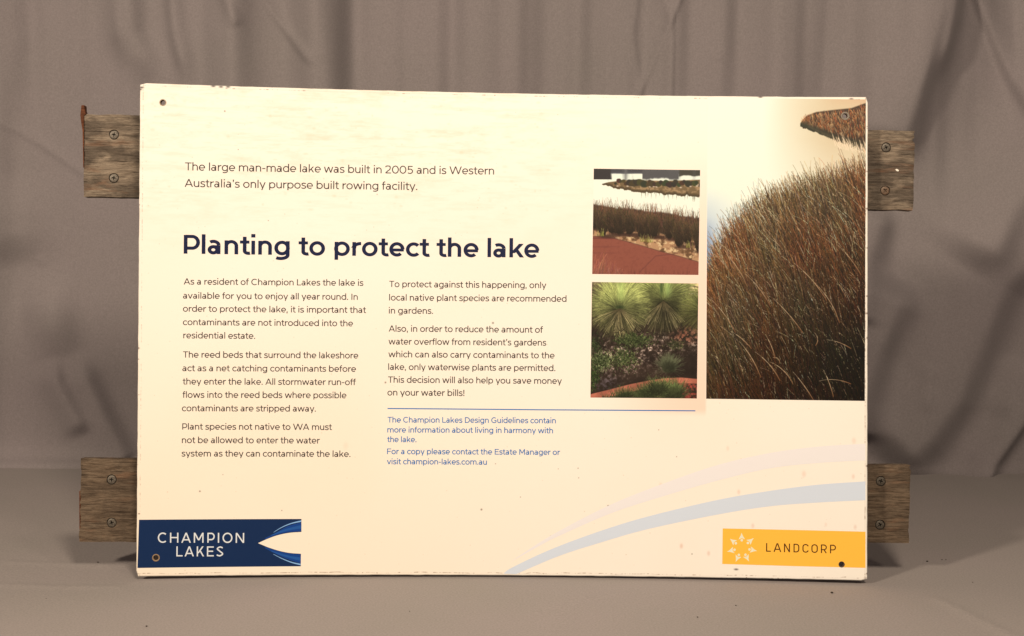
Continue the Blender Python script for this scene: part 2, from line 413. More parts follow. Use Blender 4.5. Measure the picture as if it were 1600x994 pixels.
# hole rims: worn ring round each screw hole
for c, r1, col in zip(HOLES, (.0042, .0052, .0046, .0038), ((.30, .24, .18), (.17, .15, .13), (.24, .165, .10), (.06, .035, .025))):
    m = mat('hole_rim_wear', col, .55)
    bmr = bmesh.new(); n = 32; prof = [(HR * .98, -.0012), (HR * 1.02, .00025), (r1 * .85, .0004), (r1, .00018)]
    rings = []
    jit = [1 + .06 * math.sin(3 * i + c[0] * 50) for i in range(n)]
    for r, h in prof:
        rings.append([bmr.verts.new((c[0] + r * (jit[i] if r > HR * 1.1 else 1) * math.cos(2 * math.pi * i / n), h, c[1] + r * math.sin(2 * math.pi * i / n))) for i in range(n)])
    for a, b in zip(rings, rings[1:]):
        for i in range(n): bmr.faces.new((a[i], a[(i + 1) % n], b[(i + 1) % n], b[i]))
    for v in bmr.verts: v.co = Vector(S(v.co.x, v.co.z, v.co.y))
    bmesh.ops.recalc_face_normals(bmr, faces=bmr.faces)
    finish('hole_rim', bmr, m, board, True)

# ---------------------------------------------------------------- lettering: a round monoline sans drawn stroke by stroke
def arcp(cx, cy, rx, ry, a0, a1, n=18):
    return [(cx + rx * math.cos(math.radians(a0 + (a1 - a0) * i / n)), cy + ry * math.sin(math.radians(a0 + (a1 - a0) * i / n))) for i in range(n + 1)]
def spl(pts, n=7):
    P = [pts[0]] + list(pts) + [pts[-1]]; out = []
    for i in range(1, len(P) - 2):
        a, b, c, d = P[i - 1:i + 3]
        for k in range(n):
            t = k / n
            out.append(tuple(.5 * ((2 * b[j]) + (-a[j] + c[j]) * t + (2 * a[j] - 5 * b[j] + 4 * c[j] - d[j]) * t * t + (-a[j] + 3 * b[j] - 3 * c[j] + d[j]) * t ** 3) for j in (0, 1)))
    out.append(tuple(P[-2])); return out
XH, AS, CH, DS = .520, .735, .700, -.190
def glyph(ch, w):
    """-> (advance, [strokes]); a stroke is ('s', centre line) or ('q', four corners) in em units; w = stem width"""
    h = w / 2; g = w * .92; hg = g / 2
    V = lambda x, a, b: ('q', [(x, a), (x + w, a), (x + w, b), (x, b)])
    Hh = lambda a, b, y: ('q', [(a, y - hg), (b, y - hg), (b, y + hg), (a, y + hg)])
    def D(x0, y0, x1, y1, k=1.0):              # diagonal with flat ends, x = left side at y0 and at y1
        L_ = math.hypot(x1 - x0, y1 - y0); ww = w * k * L_ / abs(y1 - y0)
        return ('q', [(x0, y0), (x0 + ww, y0), (x1 + ww, y1), (x1, y1)])
    def DW(dx, dy): return w * .97 * math.hypot(dx, dy) / dy
    Sx = lambda pts: ('s', pts)
    OV = .010
    def bowl(cx, rx=.262): return Sx(arcp(cx, XH / 2, rx - h, XH / 2 + OV - hg, 0, 360, 36))
    if ch == ' ': return .262, []
    if ch == 'o': return .608, [bowl(.304)]
    if ch == 'c': return .512, [Sx(arcp(.304, XH / 2, .262 - h, XH / 2 + OV - hg, 43, 317, 30))]
    if ch == 'e':
        r = [Sx(arcp(.300, XH / 2, .256 - h, XH / 2 + OV - hg, 0, 312, 34)), Hh(.07, .300 + .256 - h * .4, XH / 2 - hg * .4)]
        return .588, r
    if ch == 'a':
        xr = .46
        return .548, [V(xr - w, 0, .33), Sx(arcp(xr - h - .172, .335, .172, XH + OV - hg - .335, 0, 128, 16)),
                      Sx(arcp(.225, .160, .185 - h, .170 - hg, 0, 360, 30)), Sx([(.225, .330 - hg), (xr - h * .6, .318 - hg)]), ]
    if ch == 'b': return .620, [V(.070, 0, AS), bowl(.316)]
    if ch == 'd': return .620, [V(.550 - w, 0, AS), bowl(.304)]
    if ch == 'p': return .620, [V(.070, DS + .03, XH), bowl(.316)]
    if ch == 'q': return .620, [V(.550 - w, DS + .03, XH), bowl(.304)]
    if ch == 'g':
        cx = .550 - h - .235
        return .620, [V(.550 - w, -.02, XH), bowl(.300, .256), Sx(arcp(cx, -.005, .235, .185 - hg, 0, -128, 18))]
    def arch(xl, xr, y0=0):
        rx = (xr - xl) / 2; cx = (xl + xr) / 2
        return [Sx(arcp(cx, XH + OV - hg - rx * 1.0, rx, rx * 1.0, 168, 0, 16)), V(xr - h, y0, XH + OV - hg - rx * 1.0)]
    if ch == 'n': return .584, [V(.070, 0, XH)] + arch(.070 + h, .520 - h)
    if ch == 'h': return .584, [V(.070, 0, AS)] + arch(.070 + h, .520 - h)
    if ch == 'm': return .895, [V(.070, 0, XH)] + arch(.070 + h, .450 + h * .1) + arch(.450 + h * .1, .832 - h)
    if ch == 'r': return .378, [V(.070, 0, XH), Sx([(.070 + h, .26), (.085 + h, .36)] + arcp(.355, XH - hg - .20, .26, .20, 155, 88, 8))]
    if ch == 'u':
        xl, xr = .064 + h, .514 - h; rx = (xr - xl) / 2; cx = (xl + xr) / 2
        return .584, [V(.514 - w, 0, XH), V(.064, rx + hg - OV, XH), Sx(arcp(cx, rx + hg - OV, rx, rx, 180, 348, 16))]
    if ch == 'l': return .240, [V(.120 - h, 0, AS)]
    if ch == 'i': return .246, [V(.123 - h, 0, XH), ('q', [(.123 - h * 1.12, .64), (.123 + h * 1.12, .64), (.123 + h * 1.12, .64 + w * 1.08), (.123 - h * 1.12, .64 + w * 1.08)])]
    if ch == 'j': return .250, [V(.127 - h, -.06, XH), ('q', [(.127 - h * 1.12, .64), (.127 + h * 1.12, .64), (.127 + h * 1.12, .64 + w * 1.08), (.127 - h * 1.12, .64 + w * 1.08)]),
                                Sx(arcp(.127 - .10, -.06, .10, .115 - hg + .02, 0, -100, 9))]
    if ch == 't': return .362, [Sx([(.115 + h, .665), (.115 + h, .14)] + arcp(.115 + h + .125, .13, .125, .13 + OV - hg, 180, 295, 10)), Hh(.020, .330, XH - hg)]
    if ch == 'f': return .338, [Sx([(.100 + h, 0), (.100 + h, .60)] + arcp(.100 + h + .125, .61, .125, AS + .005 - hg - .61, 180, 75, 10)), Hh(.022, .325, XH - hg)]
    if ch == 's': return .470, [Sx(spl([(.408, .445 + OV - hg * .3), (.330, .500 - hg * .6), (.238, XH + OV - hg), (.130, .480 - hg * .5), (.085 + hg * .3, .385), (.150, .300), (.245, .268), (.350, .230), (.400 - hg * .1, .140),
                                            (.352, .045 + hg * .4), (.240, -OV + hg), (.140, .020 + hg * .5), (.050, .075 + hg * .3)], 5))]
    if ch == 'k': return .556, [V(.070, 0, AS), D(.070 + w * .3, .165, .395, XH), D(.420, 0, .215, .315)]
    if ch == 'v':
        a = DW(.21, XH); return .548, [D(.274 - a * .5, 0, .022, XH), D(.274 - a * .5, 0, .526 - a, XH)]
    if ch == 'y':
        a = DW(.21, XH); return .548, [D(.274 - a * .42, .0, .022, XH), D(.175, DS + .01, .526 - a, XH)]
    if ch == 'w':
        a = DW(.16, XH); return .820, [D(.226 - a * .5, 0, .026, XH), D(.226 - a * .5, 0, .410 - a * .5, XH), D(.594 - a * .5, 0, .410 - a * .5, XH), D(.594 - a * .5, 0, .794 - a, XH)]
    if ch == 'x': a = DW(.4, XH) * 1.0; return .530, [D(.505 - a, 0, .040, XH), D(.025, 0, .490 - a, XH)]
    if ch == 'z': return .490, [Hh(.05, .44, hg), Hh(.055, .43, XH - hg), D(.05, 0, .44 - w * 1.3, XH)]
    if ch == '.': return .232, [('q', [(.116 - h * 1.2, 0), (.116 + h * 1.2, 0), (.116 + h * 1.2, w * 1.15), (.116 - h * 1.2, w * 1.15)])]
    if ch == ',': return .236, [('q', [(.070, -.125), (.070 + w * .7, -.125), (.118 + h * 1.25, w * 1.15), (.118 - h * 1.2, w * 1.15)])]
    if ch == "'": return .236, [('q', [(.085, .48), (.085 + w * .7, .48), (.128 + h * 1.25, .71), (.128 - h * 1.2, .71)])]
    if ch == '!': return .262, [('q', [(.131 - h * 1.2, 0), (.131 + h * 1.2, 0), (.131 + h * 1.2, w * 1.15), (.131 - h * 1.2, w * 1.15)]), ('q', [(.131 - h * .8, .2), (.131 + h * .8, .2), (.131 + h * 1.15, CH), (.131 - h * 1.15, CH)])]
    if ch == '-': return .370, [Hh(.055, .315, .275)]
    # capitals and figures
    if ch == 'T': return .588, [Hh(.025, .563, CH - hg), V(.294 - h, 0, CH)]
    if ch == 'L': return .560, [V(.085, 0, CH), Hh(.085, .535, hg)]
    if ch == 'I': return .275, [V(.1375 - h, 0, CH)]
    if ch == 'E': return .630, [V(.085, 0, CH), Hh(.085, .585, hg), Hh(.085, .580, CH - hg), Hh(.085, .535, CH / 2 + .01)]
    if ch == 'F': return .608, [V(.085, 0, CH), Hh(.085, .580, CH - hg), Hh(.085, .535, CH / 2 - .01)]
    if ch == 'A':
        a = DW(.32, CH); c = .358
        return .716, [D(.020, 0, c - a * .5, CH), D(.696 - a, 0, c - a * .5, CH), Hh(.14, .576, .205)]
    if ch == 'W':
        a = DW(.25, CH); return 1.090, [D(.300 - a * .5, 0, .022, CH), D(.300 - a * .5, 0, .545 - a * .5, CH), D(.790 - a * .5, 0, .545 - a * .5, CH), D(.790 - a * .5, 0, 1.068 - a, CH)]
    if ch == 'M':
        a = DW(.28, .5); return .860, [V(.085, 0, CH), V(.775 - w, 0, CH), D(.430 - a * .5, .17, .085, CH), D(.430 - a * .5, .17, .775 - a, CH)]
    if ch == 'N':
        a = DW(.45, CH); return .770, [V(.085, 0, CH), V(.685 - w, 0, CH), D(.685 - a, 0, .085, CH)]
    if ch == 'H': return .760, [V(.085, 0, CH), V(.675 - w, 0, CH), Hh(.085, .675, CH / 2 + .01)]
    if ch == 'K': return .640, [V(.085, 0, CH), D(.085 + w * .4, .22, .56 - w, CH), D(.625 - w * 1.2, 0, .255, .43)]
    if ch == 'P': return .638, [V(.085, 0, CH), Sx([(.085 + h, CH - hg), (.35, CH - hg)] + arcp(.36, CH - hg - .218, .228 - h * .6, .218, 90, -90, 16) + [(.085 + h, CH - hg - .436)])]
    if ch == 'R': return .670, [V(.085, 0, CH), Sx([(.085 + h, CH - hg), (.35, CH - hg)] + arcp(.36, CH - hg - .205, .215 - h * .6, .205, 90, -90, 16) + [(.085 + h, CH - hg - .41)]), D(.525, 0, .330, CH - hg - .41)]
    if ch == 'D': return .748, [V(.085, 0, CH), Sx([(.085 + h, CH - hg), (.33, CH - hg)] + arcp(.335, CH / 2, .370 - h, CH / 2 - hg, 90, -90, 24) + [(.085 + h, hg)])]
    if ch == 'C': return .722, [Sx(arcp(.400, CH / 2, .350 - h, CH / 2 + OV - hg, 47, 313, 34))]
    if ch == 'G': return .768, [Sx(arcp(.400, CH / 2, .350 - h, CH / 2 + OV - hg, 50, 322, 34)), V(.690 - w, .10, .355), Hh(.43, .690, .355 - hg)]
    if ch == 'O': return .800, [Sx(arcp(.400, CH / 2, .352 - h, CH / 2 + OV - hg, 0, 360, 44))]
    if ch == '0': return .665, [Sx(arcp(.3325, CH / 2, .288 - h, CH / 2 + OV - hg, 0, 360, 40))]
    if ch == '2': return .588, [Sx(spl([(.062, .565), (.13, .655), (.27, CH + OV - hg), (.42, .655 - hg * .3), (.490 - hg, .52), (.42, .37), (.27, .24), (.085, .065)], 6)), Hh(.055, .53, hg)]
    if ch == '5': return .612, [Hh(.12, .515, CH - hg), ('q', [(.105, .33), (.105 + w, .33), (.13 + w, CH), (.13, CH)]), Sx([(.115 + hg, .355)] + arcp(.290, .215, .262 - h, .225 - hg + OV, 118, -140, 26))]
    if ch == 'S': return .6, [Sx(spl([(.5, .60), (.3, CH - hg), (.11, .53), (.3, .36), (.5, .18), (.3, hg), (.07, .1)], 8))]
    raise ValueError(ch)
def din(ch, w):
    h = w / 2; Sx = lambda p: ('s', p)
    def P(x): return ('q', [(x, 0), (x + w, 0), (x + w, .7), (x, .7)])
    r = .17
    if ch == 'L': return .50, [P(.07), ('q', [(.07, 0), (.43, 0), (.43, w), (.07, w)])]
    if ch == 'A': return .60, [Sx([(.05, 0), (.285, .7)]), Sx([(.315, .7), (.55, 0)]), ('q', [(.12, .17), (.48, .17), (.48, .17 + w), (.12, .17 + w)]), ('q', [(.26, .7 - w), (.34, .7 - w), (.32, .7), (.28, .7)])]
    if ch == 'N': return .60, [P(.07), P(.53 - w), Sx([(.07 + h, .69), (.53 - h, .01)])]
    if ch == 'D': return .58, [P(.07), Sx([(.07, .7 - h), (.28, .7 - h)] + arcp(.51 - h - .2, .5 - h, .2, .2, 90, 0, 8) + [(.51 - h, .2)] + arcp(.51 - h - .2, .2 + h, .2, .2, 0, -90, 8) + [(.07, h)])]
    if ch == 'C': return .55, [Sx(arcp(.28, .7 - h - .19, .20, .19, 15, 180, 14) + arcp(.28, h + .19, .20, .19, 180, 345, 14))]
    if ch == 'O': return .56, [Sx(arcp(.28, .7 - h - .19, .20, .19, 0, 180, 14) + arcp(.28, h + .19, .20, .19, 180, 360, 14) + [(.48, .7 - h - .19)])]
    if ch == 'P' or ch == 'R':
        s = [P(.07), Sx([(.07, .7 - h), (.29, .7 - h)] + arcp(.29, .7 - h - .19, .19, .19, 90, -90, 14) + [(.07, .7 - h - .38)])]
        if ch == 'R': s.append(Sx([(.30, .7 - h - .38), (.48, 0)]))
        return .56, s
def ribbon(pts, w):
    L_ = []; R_ = []; n = len(pts)
    closed = math.hypot(pts[0][0] - pts[-1][0], pts[0][1] - pts[-1][1]) < 1e-6
    for i, p in enumerate(pts):
        if closed: a = pts[(i - 1) % (n - 1)]; b = pts[(i + 1) % (n - 1)]
        else: a = pts[max(0, i - 1)]; b = pts[min(n - 1, i + 1)]
        dx, dy = b[0] - a[0], b[1] - a[1]; l = math.hypot(dx, dy) or 1
        k = 1.0
        if 0 < i < n - 1:
            ux, uy = p[0] - a[0], p[1] - a[1]; lu = math.hypot(ux, uy) or 1
            k = 1 / max(.6, abs((ux * dx + uy * dy) / (lu * l)))
        nx_, ny_ = -dy / l * w / 2 * k, dx / l * w / 2 * k
        L_.append((p[0] + nx_, p[1] + ny_)); R_.append((p[0] - nx_, p[1] - ny_))
    return L_, R_
LETTER_Z = .00016
def text_run(bm, s, p0, p1, cap, w, font=glyph, track=-0.028, capu=CH):
    """one line of lettering from layout point p0 (start of baseline) to p1 (end of baseline), cap height in layout px"""
    a = B(*p0); b = B(*p1)
    em = (B(p0[0], p0[1] - cap)[1] - a[1]) / capu
    gl = [font(c, w) if c != ' ' else (.262, []) for c in s]
    def ext(g): return [q for st in g[1] for q in st[1]]
    first = min(q[0] for q in ext(gl[0])); adv = 0
    for g in gl[:-1]: adv += g[0] + track
    last = max(q[0] for q in ext(gl[-1]))
    tot = adv + last - first
    sx = (b[0] - a[0]) / tot; x = a[0] - first * sx; zi = 0
    sh = (b[1] - a[1]) / (b[0] - a[0])
    for g in gl:
        for st in g[1]:
            off = LETTER_Z + .000012 * (zi % 7); zi += 1
            f = lambda q: bm.verts.new((x + q[0] * sx, off, a[1] + q[1] * em + sh * (x + q[0] * sx - a[0])))
            if st[0] == 'q':
                bm.faces.new([f(q) for q in st[1]])
            else:
                l, r = ribbon(st[1], w); l = [f(q) for q in l]; r = [f(q) for q in r]
                for i in range(len(l) - 1): bm.faces.new((r[i], r[i + 1], l[i + 1], l[i]))
        x += (g[0] + track) * sx
def lettering(name, m, lines, cap, w, parent, label=None, **kw):
    bm = bmesh.new()
    for s, p0, p1 in lines: text_run(bm, s, p0, p1, cap, w, **kw)
    for v in bm.verts: v.co = Vector(S(v.co.x, v.co.z, v.co.y))
    o = finish(name, bm, m, parent)
    if label: o['label'] = label
    return o
I_GREY = ink('grey_brown_ink', (76, 64, 56)); I_NAVY = ink('navy_ink', (18, 27, 58)); I_BLUE = ink('blue_ink', (52, 118, 172))
def ln_(s, x0, y, x1, sl=.0075): return (s, (x0, y), (x1, y + (x1 - x0) * sl))
lettering('intro_lettering', I_GREY, [("The large man-made lake was built in 2005 and is Western", (289, 266.2), (772, 272.8)),
                                      ("Australia's only purpose built rowing facility.", (288.5, 292), (652, 297))], 12.3, .086, board)
lettering('heading_lettering', I_NAVY, [("Planting to protect the lake", (287, 396.4), (841.5, 402.6))], 29.3, .121, board, 'large navy heading')
BODY = .094
lettering('body_lettering', I_GREY, [ln_("As a resident of Champion Lakes the lake is", 287, 444.6, 567.3), ln_("available for you to enjoy all year round. In", 286.6, 466.6, 559),
    ln_("order to protect the lake, it is important that", 286.5, 487, 571.8), ln_("contaminants are not introduced into the", 286.4, 508, 551.3), ln_("residential estate.", 286.4, 528.7, 398.6)], 9.7, BODY, board)
lettering('body_lettering', I_GREY, [ln_("The reed beds that surround the lakeshore", 286, 558.8, 559.5, .005), ln_("act as a net catching contaminants before", 285.6, 580, 556, .004),
    ln_("they enter the lake. All stormwater run-off", 285.4, 600.8, 556, .004), ln_("flows into the reed beds where possible", 285.2, 621.6, 541, .003), ln_("contaminants are stripped away.", 284.9, 642.6, 493.5, .003)], 9.7, BODY, board)
lettering('body_lettering', I_GREY, [ln_("Plant species not native to WA must", 284.8, 671.3, 518.5, .003), ln_("not be allowed to enter the water", 284.2, 692.4, 499.7, .003),
    ln_("system as they can contaminate the lake.", 283.9, 713.3, 547.5, .003)], 9.7, BODY, board)
lettering('body_lettering', I_GREY, [ln_("To protect against this happening, only", 608.2, 448.6, 853.5), ln_("local native plant species are recommended", 608, 469.6, 885),
    ln_("in gardens.", 607.5, 490, 676.5)], 9.7, BODY, board)
lettering('body_lettering', I_GREY, [ln_("Also, in order to reduce the amount of", 607.3, 518.2, 848.3), ln_("water overflow from resident's gardens", 607, 538.3, 853),
    ln_("which can also carry contaminants to the", 606.8, 558.2, 866.2), ln_("lake, only waterwise plants are permitted.", 606.6, 578, 867.6), ln_("This decision will also help you save money", 606.3, 598, 877.8),
    ln_("on your water bills!", 606, 618, 725.5)], 9.7, BODY, board)
lettering('web_lettering', I_BLUE, [ln_("The Champion Lakes Design Guidelines contain", 605.6, 660.2, 868.4, .005), ln_("more information about living in harmony with", 605.2, 675.8, 864, .005),
    ln_("the lake.", 605, 690.8, 650.5, .005), ln_("For a copy please contact the Estate Manager or", 604.8, 709.6, 875, .005), ln_("visit champion-lakes.com.au", 604.6, 725.4, 760.6, .005)], 8.7, .096, board, 'small blue contact lettering')
def poly_part(name, pts, m, parent, off=.00008, label=None, holes=()):
    bm = outline([[B(*p) for p in pts]] + list(holes)); warp_bm(bm, off)
    o = finish(name, bm, m, parent)
    if label: o['label'] = label
    return o
poly_part('blue_rule', [(605.5, 637.6), (845, 639.6), (1086.5, 641.2), (1086.5, 642.8), (845, 641.2), (605.5, 639.2)], I_BLUE, board)
def smooth(pts, n=8): return spl(pts, n)
blu_u = smooth([(787, 896.5), (800, 887), (860.6, 858.6), (936, 830.5), (1011.6, 807.3), (1120, 781.5), (1202.5, 767.2), (1278, 757.5), (1352.2, 752.3)])
blu_l = smooth([(1352.2, 781.6), (1278, 785.3), (1202.5, 791.2), (1120, 804.3), (1011.6, 827), (936, 848.6), (873, 869), (807, 897)])
poly_part('blue_swoosh', blu_u + blu_l, mat('pale_blue_ink', (.565, .665, .85), .42, spec=.2), board)
pk_u = smooth([(797.7, 878), (860.6, 837), (950, 790.5), (1031.7, 757.5), (1120, 727), (1202.5, 708), (1278, 698), (1352, 693.5)])
pk_l = smooth([(1352, 719.5), (1278, 723.5), (1202.5, 732), (1120, 751.5), (1031.7, 777), (950, 804), (860.6, 843.5)])
poly_part('lilac_swoosh', pk_u + pk_l, mat('lilac_ink', (.735, .75, .84), .42, spec=.35), board)

# ---- left logo
notch_u = smooth([(403.2, 848.7), (418, 842), (434.4, 836.2), (452, 832.6), (471, 831.2)], 5)
notch_l = smooth([(470.2, 865.4), (452, 864), (434.4, 860.3), (418, 855)], 5)
M_DEEP = ink('deep_blue_ink', (10, 43, 76))
logo = poly_part('rowing_estate_logo', [(217.2, 812.2), (471, 811)] + list(reversed(notch_u)) + list(reversed(notch_l)) + [(470, 884.9), (214.8, 887.6)], M_DEEP, board, .00008,
                 'dark blue panel with a white pointed notch', [circ(HOLES[2], HR * 1.15)])

def band(pts_a, pts_b): return smooth(pts_a, 5) + smooth(list(reversed(pts_b)), 5)
M_ST1 = ink('mid_blue_ink', (38, 88, 146)); M_ST2 = ink('light_blue_ink', (150, 186, 214)); M_ST3 = ink('royal_blue_ink', (22, 66, 128))
for nm, off, m, a, b in [
    ('blue_streak', .00013, M_ST3, [(414, 841), (432, 832), (450, 822), (470.8, 816.5)], [(414, 842.8), (434.4, 835.3), (452, 831.6), (470.8, 830.2)]),
    ('blue_streak', .00016, M_ST1, [(424, 836), (440, 829), (456, 824), (470.8, 820.5)], [(424, 837), (440, 832), (456, 828), (470.8, 826)]),
    ('pale_streak', .00019, M_ST2, [(427.5, 831.6), (440, 823.6), (455, 817.2), (470.9, 813.2)], [(427.8, 832), (440, 824.8), (455, 818.8), (470.9, 815.4)]),
    ('blue_streak', .00013, M_ST3, [(414, 854.6), (434.4, 861), (452, 864.8), (470, 866.2)], [(414, 856.5), (432, 866), (450, 874), (469.8, 880.5)]),
    ('blue_streak', .00016, M_ST1, [(424, 860.6), (440, 865.4), (456, 869.2), (469.9, 871.2)], [(424, 861.6), (440, 868), (456, 873), (469.9, 876.6)]),
    ('pale_streak', .00019, M_ST2, [(427, 865.6), (440, 871.9), (455, 877.8), (469.8, 881)], [(426.8, 866), (440, 873.1), (455, 879.4), (469.8, 883.2)])]:
    poly_part(nm, band(a, b), m, logo, off)
M_WINK = ink('white_ink', (242, 232, 214))
bm = bmesh.new(); text_run(bm, 'CHAMPION', (247.6, 848.0), (381.6, 848.3), 15.6, .092, track=.10); text_run(bm, 'LAKES', (275.6, 869.4), (347.9, 869.4), 15.6, .092, track=.10)
for v in bm.verts: v.co = Vector(S(v.co.x, v.co.z, v.co.y + .00006))
finish('logo_lettering', bm, M_WINK, logo)

# ---- right logo
ylw = poly_part('land_agency_logo', [(1129.2, 825.8), (1240, 828.2), (1352.3, 830.9), (1352.3, 887.4), (1240, 884.6), (1128.5, 881.3)], mat('yellow_ink', (.86, .488, .066), .42, spec=.2), board, .00008,
                'yellow panel with a ring of seven cream arrowheads', [circ(HOLES[3], HR * 1.15)])
bm = bmesh.new(); text_run(bm, 'LANDCORP', (1197, 862), (1305.3, 864.8), 13.4, .082, font=din, track=.13, capu=.70)
for v in bm.verts: v.co = Vector(S(v.co.x, v.co.z, v.co.y))
finish('logo_lettering', bm, ink('dark_brown_ink', (78, 40, 18)), ylw)
M_CRM = ink('cream_ink', (255, 238, 190))
for k in range(7):
    a = math.radians(90 + k * 360 / 7 + 1.5)
    def R(r, t, a=a): return (1159.3 + r * math.cos(a) - t * math.sin(a), 856.2 - (r * math.sin(a) + t * math.cos(a)))
    tip = [R(24, 0), R(19.5, 1.5), R(16.5, 3.2), R(13.2, 5.0), R(14.2, 2.6), R(15.0, 1.0), R(15.1, 0), R(15.0, -1.0), R(14.2, -2.6), R(13.2, -5.0), R(16.5, -3.2), R(19.5, -1.5)]
    ar = poly_part('arrowhead', tip, M_CRM, ylw, .00014)
    poly_part('arrow_dot', [R(12.0 + 2.0 * math.cos(q), 2.0 * math.sin(q)) for q in np.linspace(0, 2 * math.pi, 14)[:-1]], M_CRM, ylw, .00014)

# ---------------------------------------------------------------- the three printed pictures
class Pic:
    """a small painter: layout px coordinates, brush points laid down in order"""
    def __init__(s, x0, y0, x1, y1, ss, seed):
        s.x0, s.y0, s.ss = x0, y0, ss; s.w = int((x1 - x0) * ss); s.h = int((y1 - y0) * ss)
        s.a = np.zeros((s.h, s.w, 3)); s.r = np.random.default_rng(seed)
        s.Y, s.X = np.mgrid[0:s.h, 0:s.w].astype(float); s.X = s.X / ss + x0; s.Y = s.Y / ss + y0
        s.seed = seed
    def n(s, cx, cy, k, oc=4, gain=.5): return fbm(s.h, s.w, cy, cx, s.seed * 100 + k, oc, gain)
    def fill(s, mask, col):
        m = np.clip(mask, 0, 1)[..., None]; s.a = s.a * (1 - m) + np.asarray(col, float) * m
    def blades(s, x, y, ang, ln, bend, c0, c1, wd=1.0, alpha=1.0, c2=None):
        """x, y roots; ang from the upright (deg, minus leans left); colours run root to tip"""
        n = len(x); K = int(np.max(ln) * s.ss * 1.15) + 4
        t = np.linspace(0, 1, K)[None]; a = np.radians(np.asarray(ang))[:, None] + np.radians(np.asarray(bend))[:, None] * t
        st = (np.asarray(ln) / K)[:, None]
        px_ = np.asarray(x)[:, None] + np.cumsum(np.sin(a) * st, 1); py_ = np.asarray(y)[:, None] - np.cumsum(np.cos(a) * st, 1)
        c0 = np.broadcast_to(c0, (n, 3))[:, None]; c1 = np.broadcast_to(c1, (n, 3))[:, None]; col = c0 * (1 - t[..., None]) + c1 * t[..., None]
        W_ = np.broadcast_to(wd, (n,))
        for oy in range(0, 3):
            for ox in range(0, 3):
                keep = (W_ > max(ox, oy))[:, None] & (W_[:, None] * (1.05 - t) > max(ox, oy) * .8)
                ix = ((px_ - s.x0) * s.ss + ox).astype(int); iy = ((py_ - s.y0) * s.ss + oy).astype(int)
                k = keep & (ix >= 0) & (ix < s.w) & (iy >= 0) & (iy < s.h)
                s.a[iy[k], ix[k]] = s.a[iy[k], ix[k]] * (1 - alpha) + col[k] * alpha
    def blur(s, k=1):
        for _ in range(k):
            p = np.pad(s.a, ((1, 1), (1, 1), (0, 0)), 'edge')
            s.a = (p[1:-1, 1:-1] * 4 + (p[:-2, 1:-1] + p[2:, 1:-1] + p[1:-1, :-2] + p[1:-1, 2:]) * 2 + p[:-2, :-2] + p[2:, 2:] + p[:-2, 2:] + p[2:, :-2]) / 16
    def image(s, name):
        c = np.clip(s.a, 0, 255)
        al = np.clip(lin(c) / ILL, .004, .80)
        return make_image(name, al[::-1])
def vary(r, base, n, amt): 
    k = 1 + r.normal(0, amt, (n, 1)); return np.clip(np.asarray(base) * k + r.normal(0, 6, (n, 3)), 0, 255)

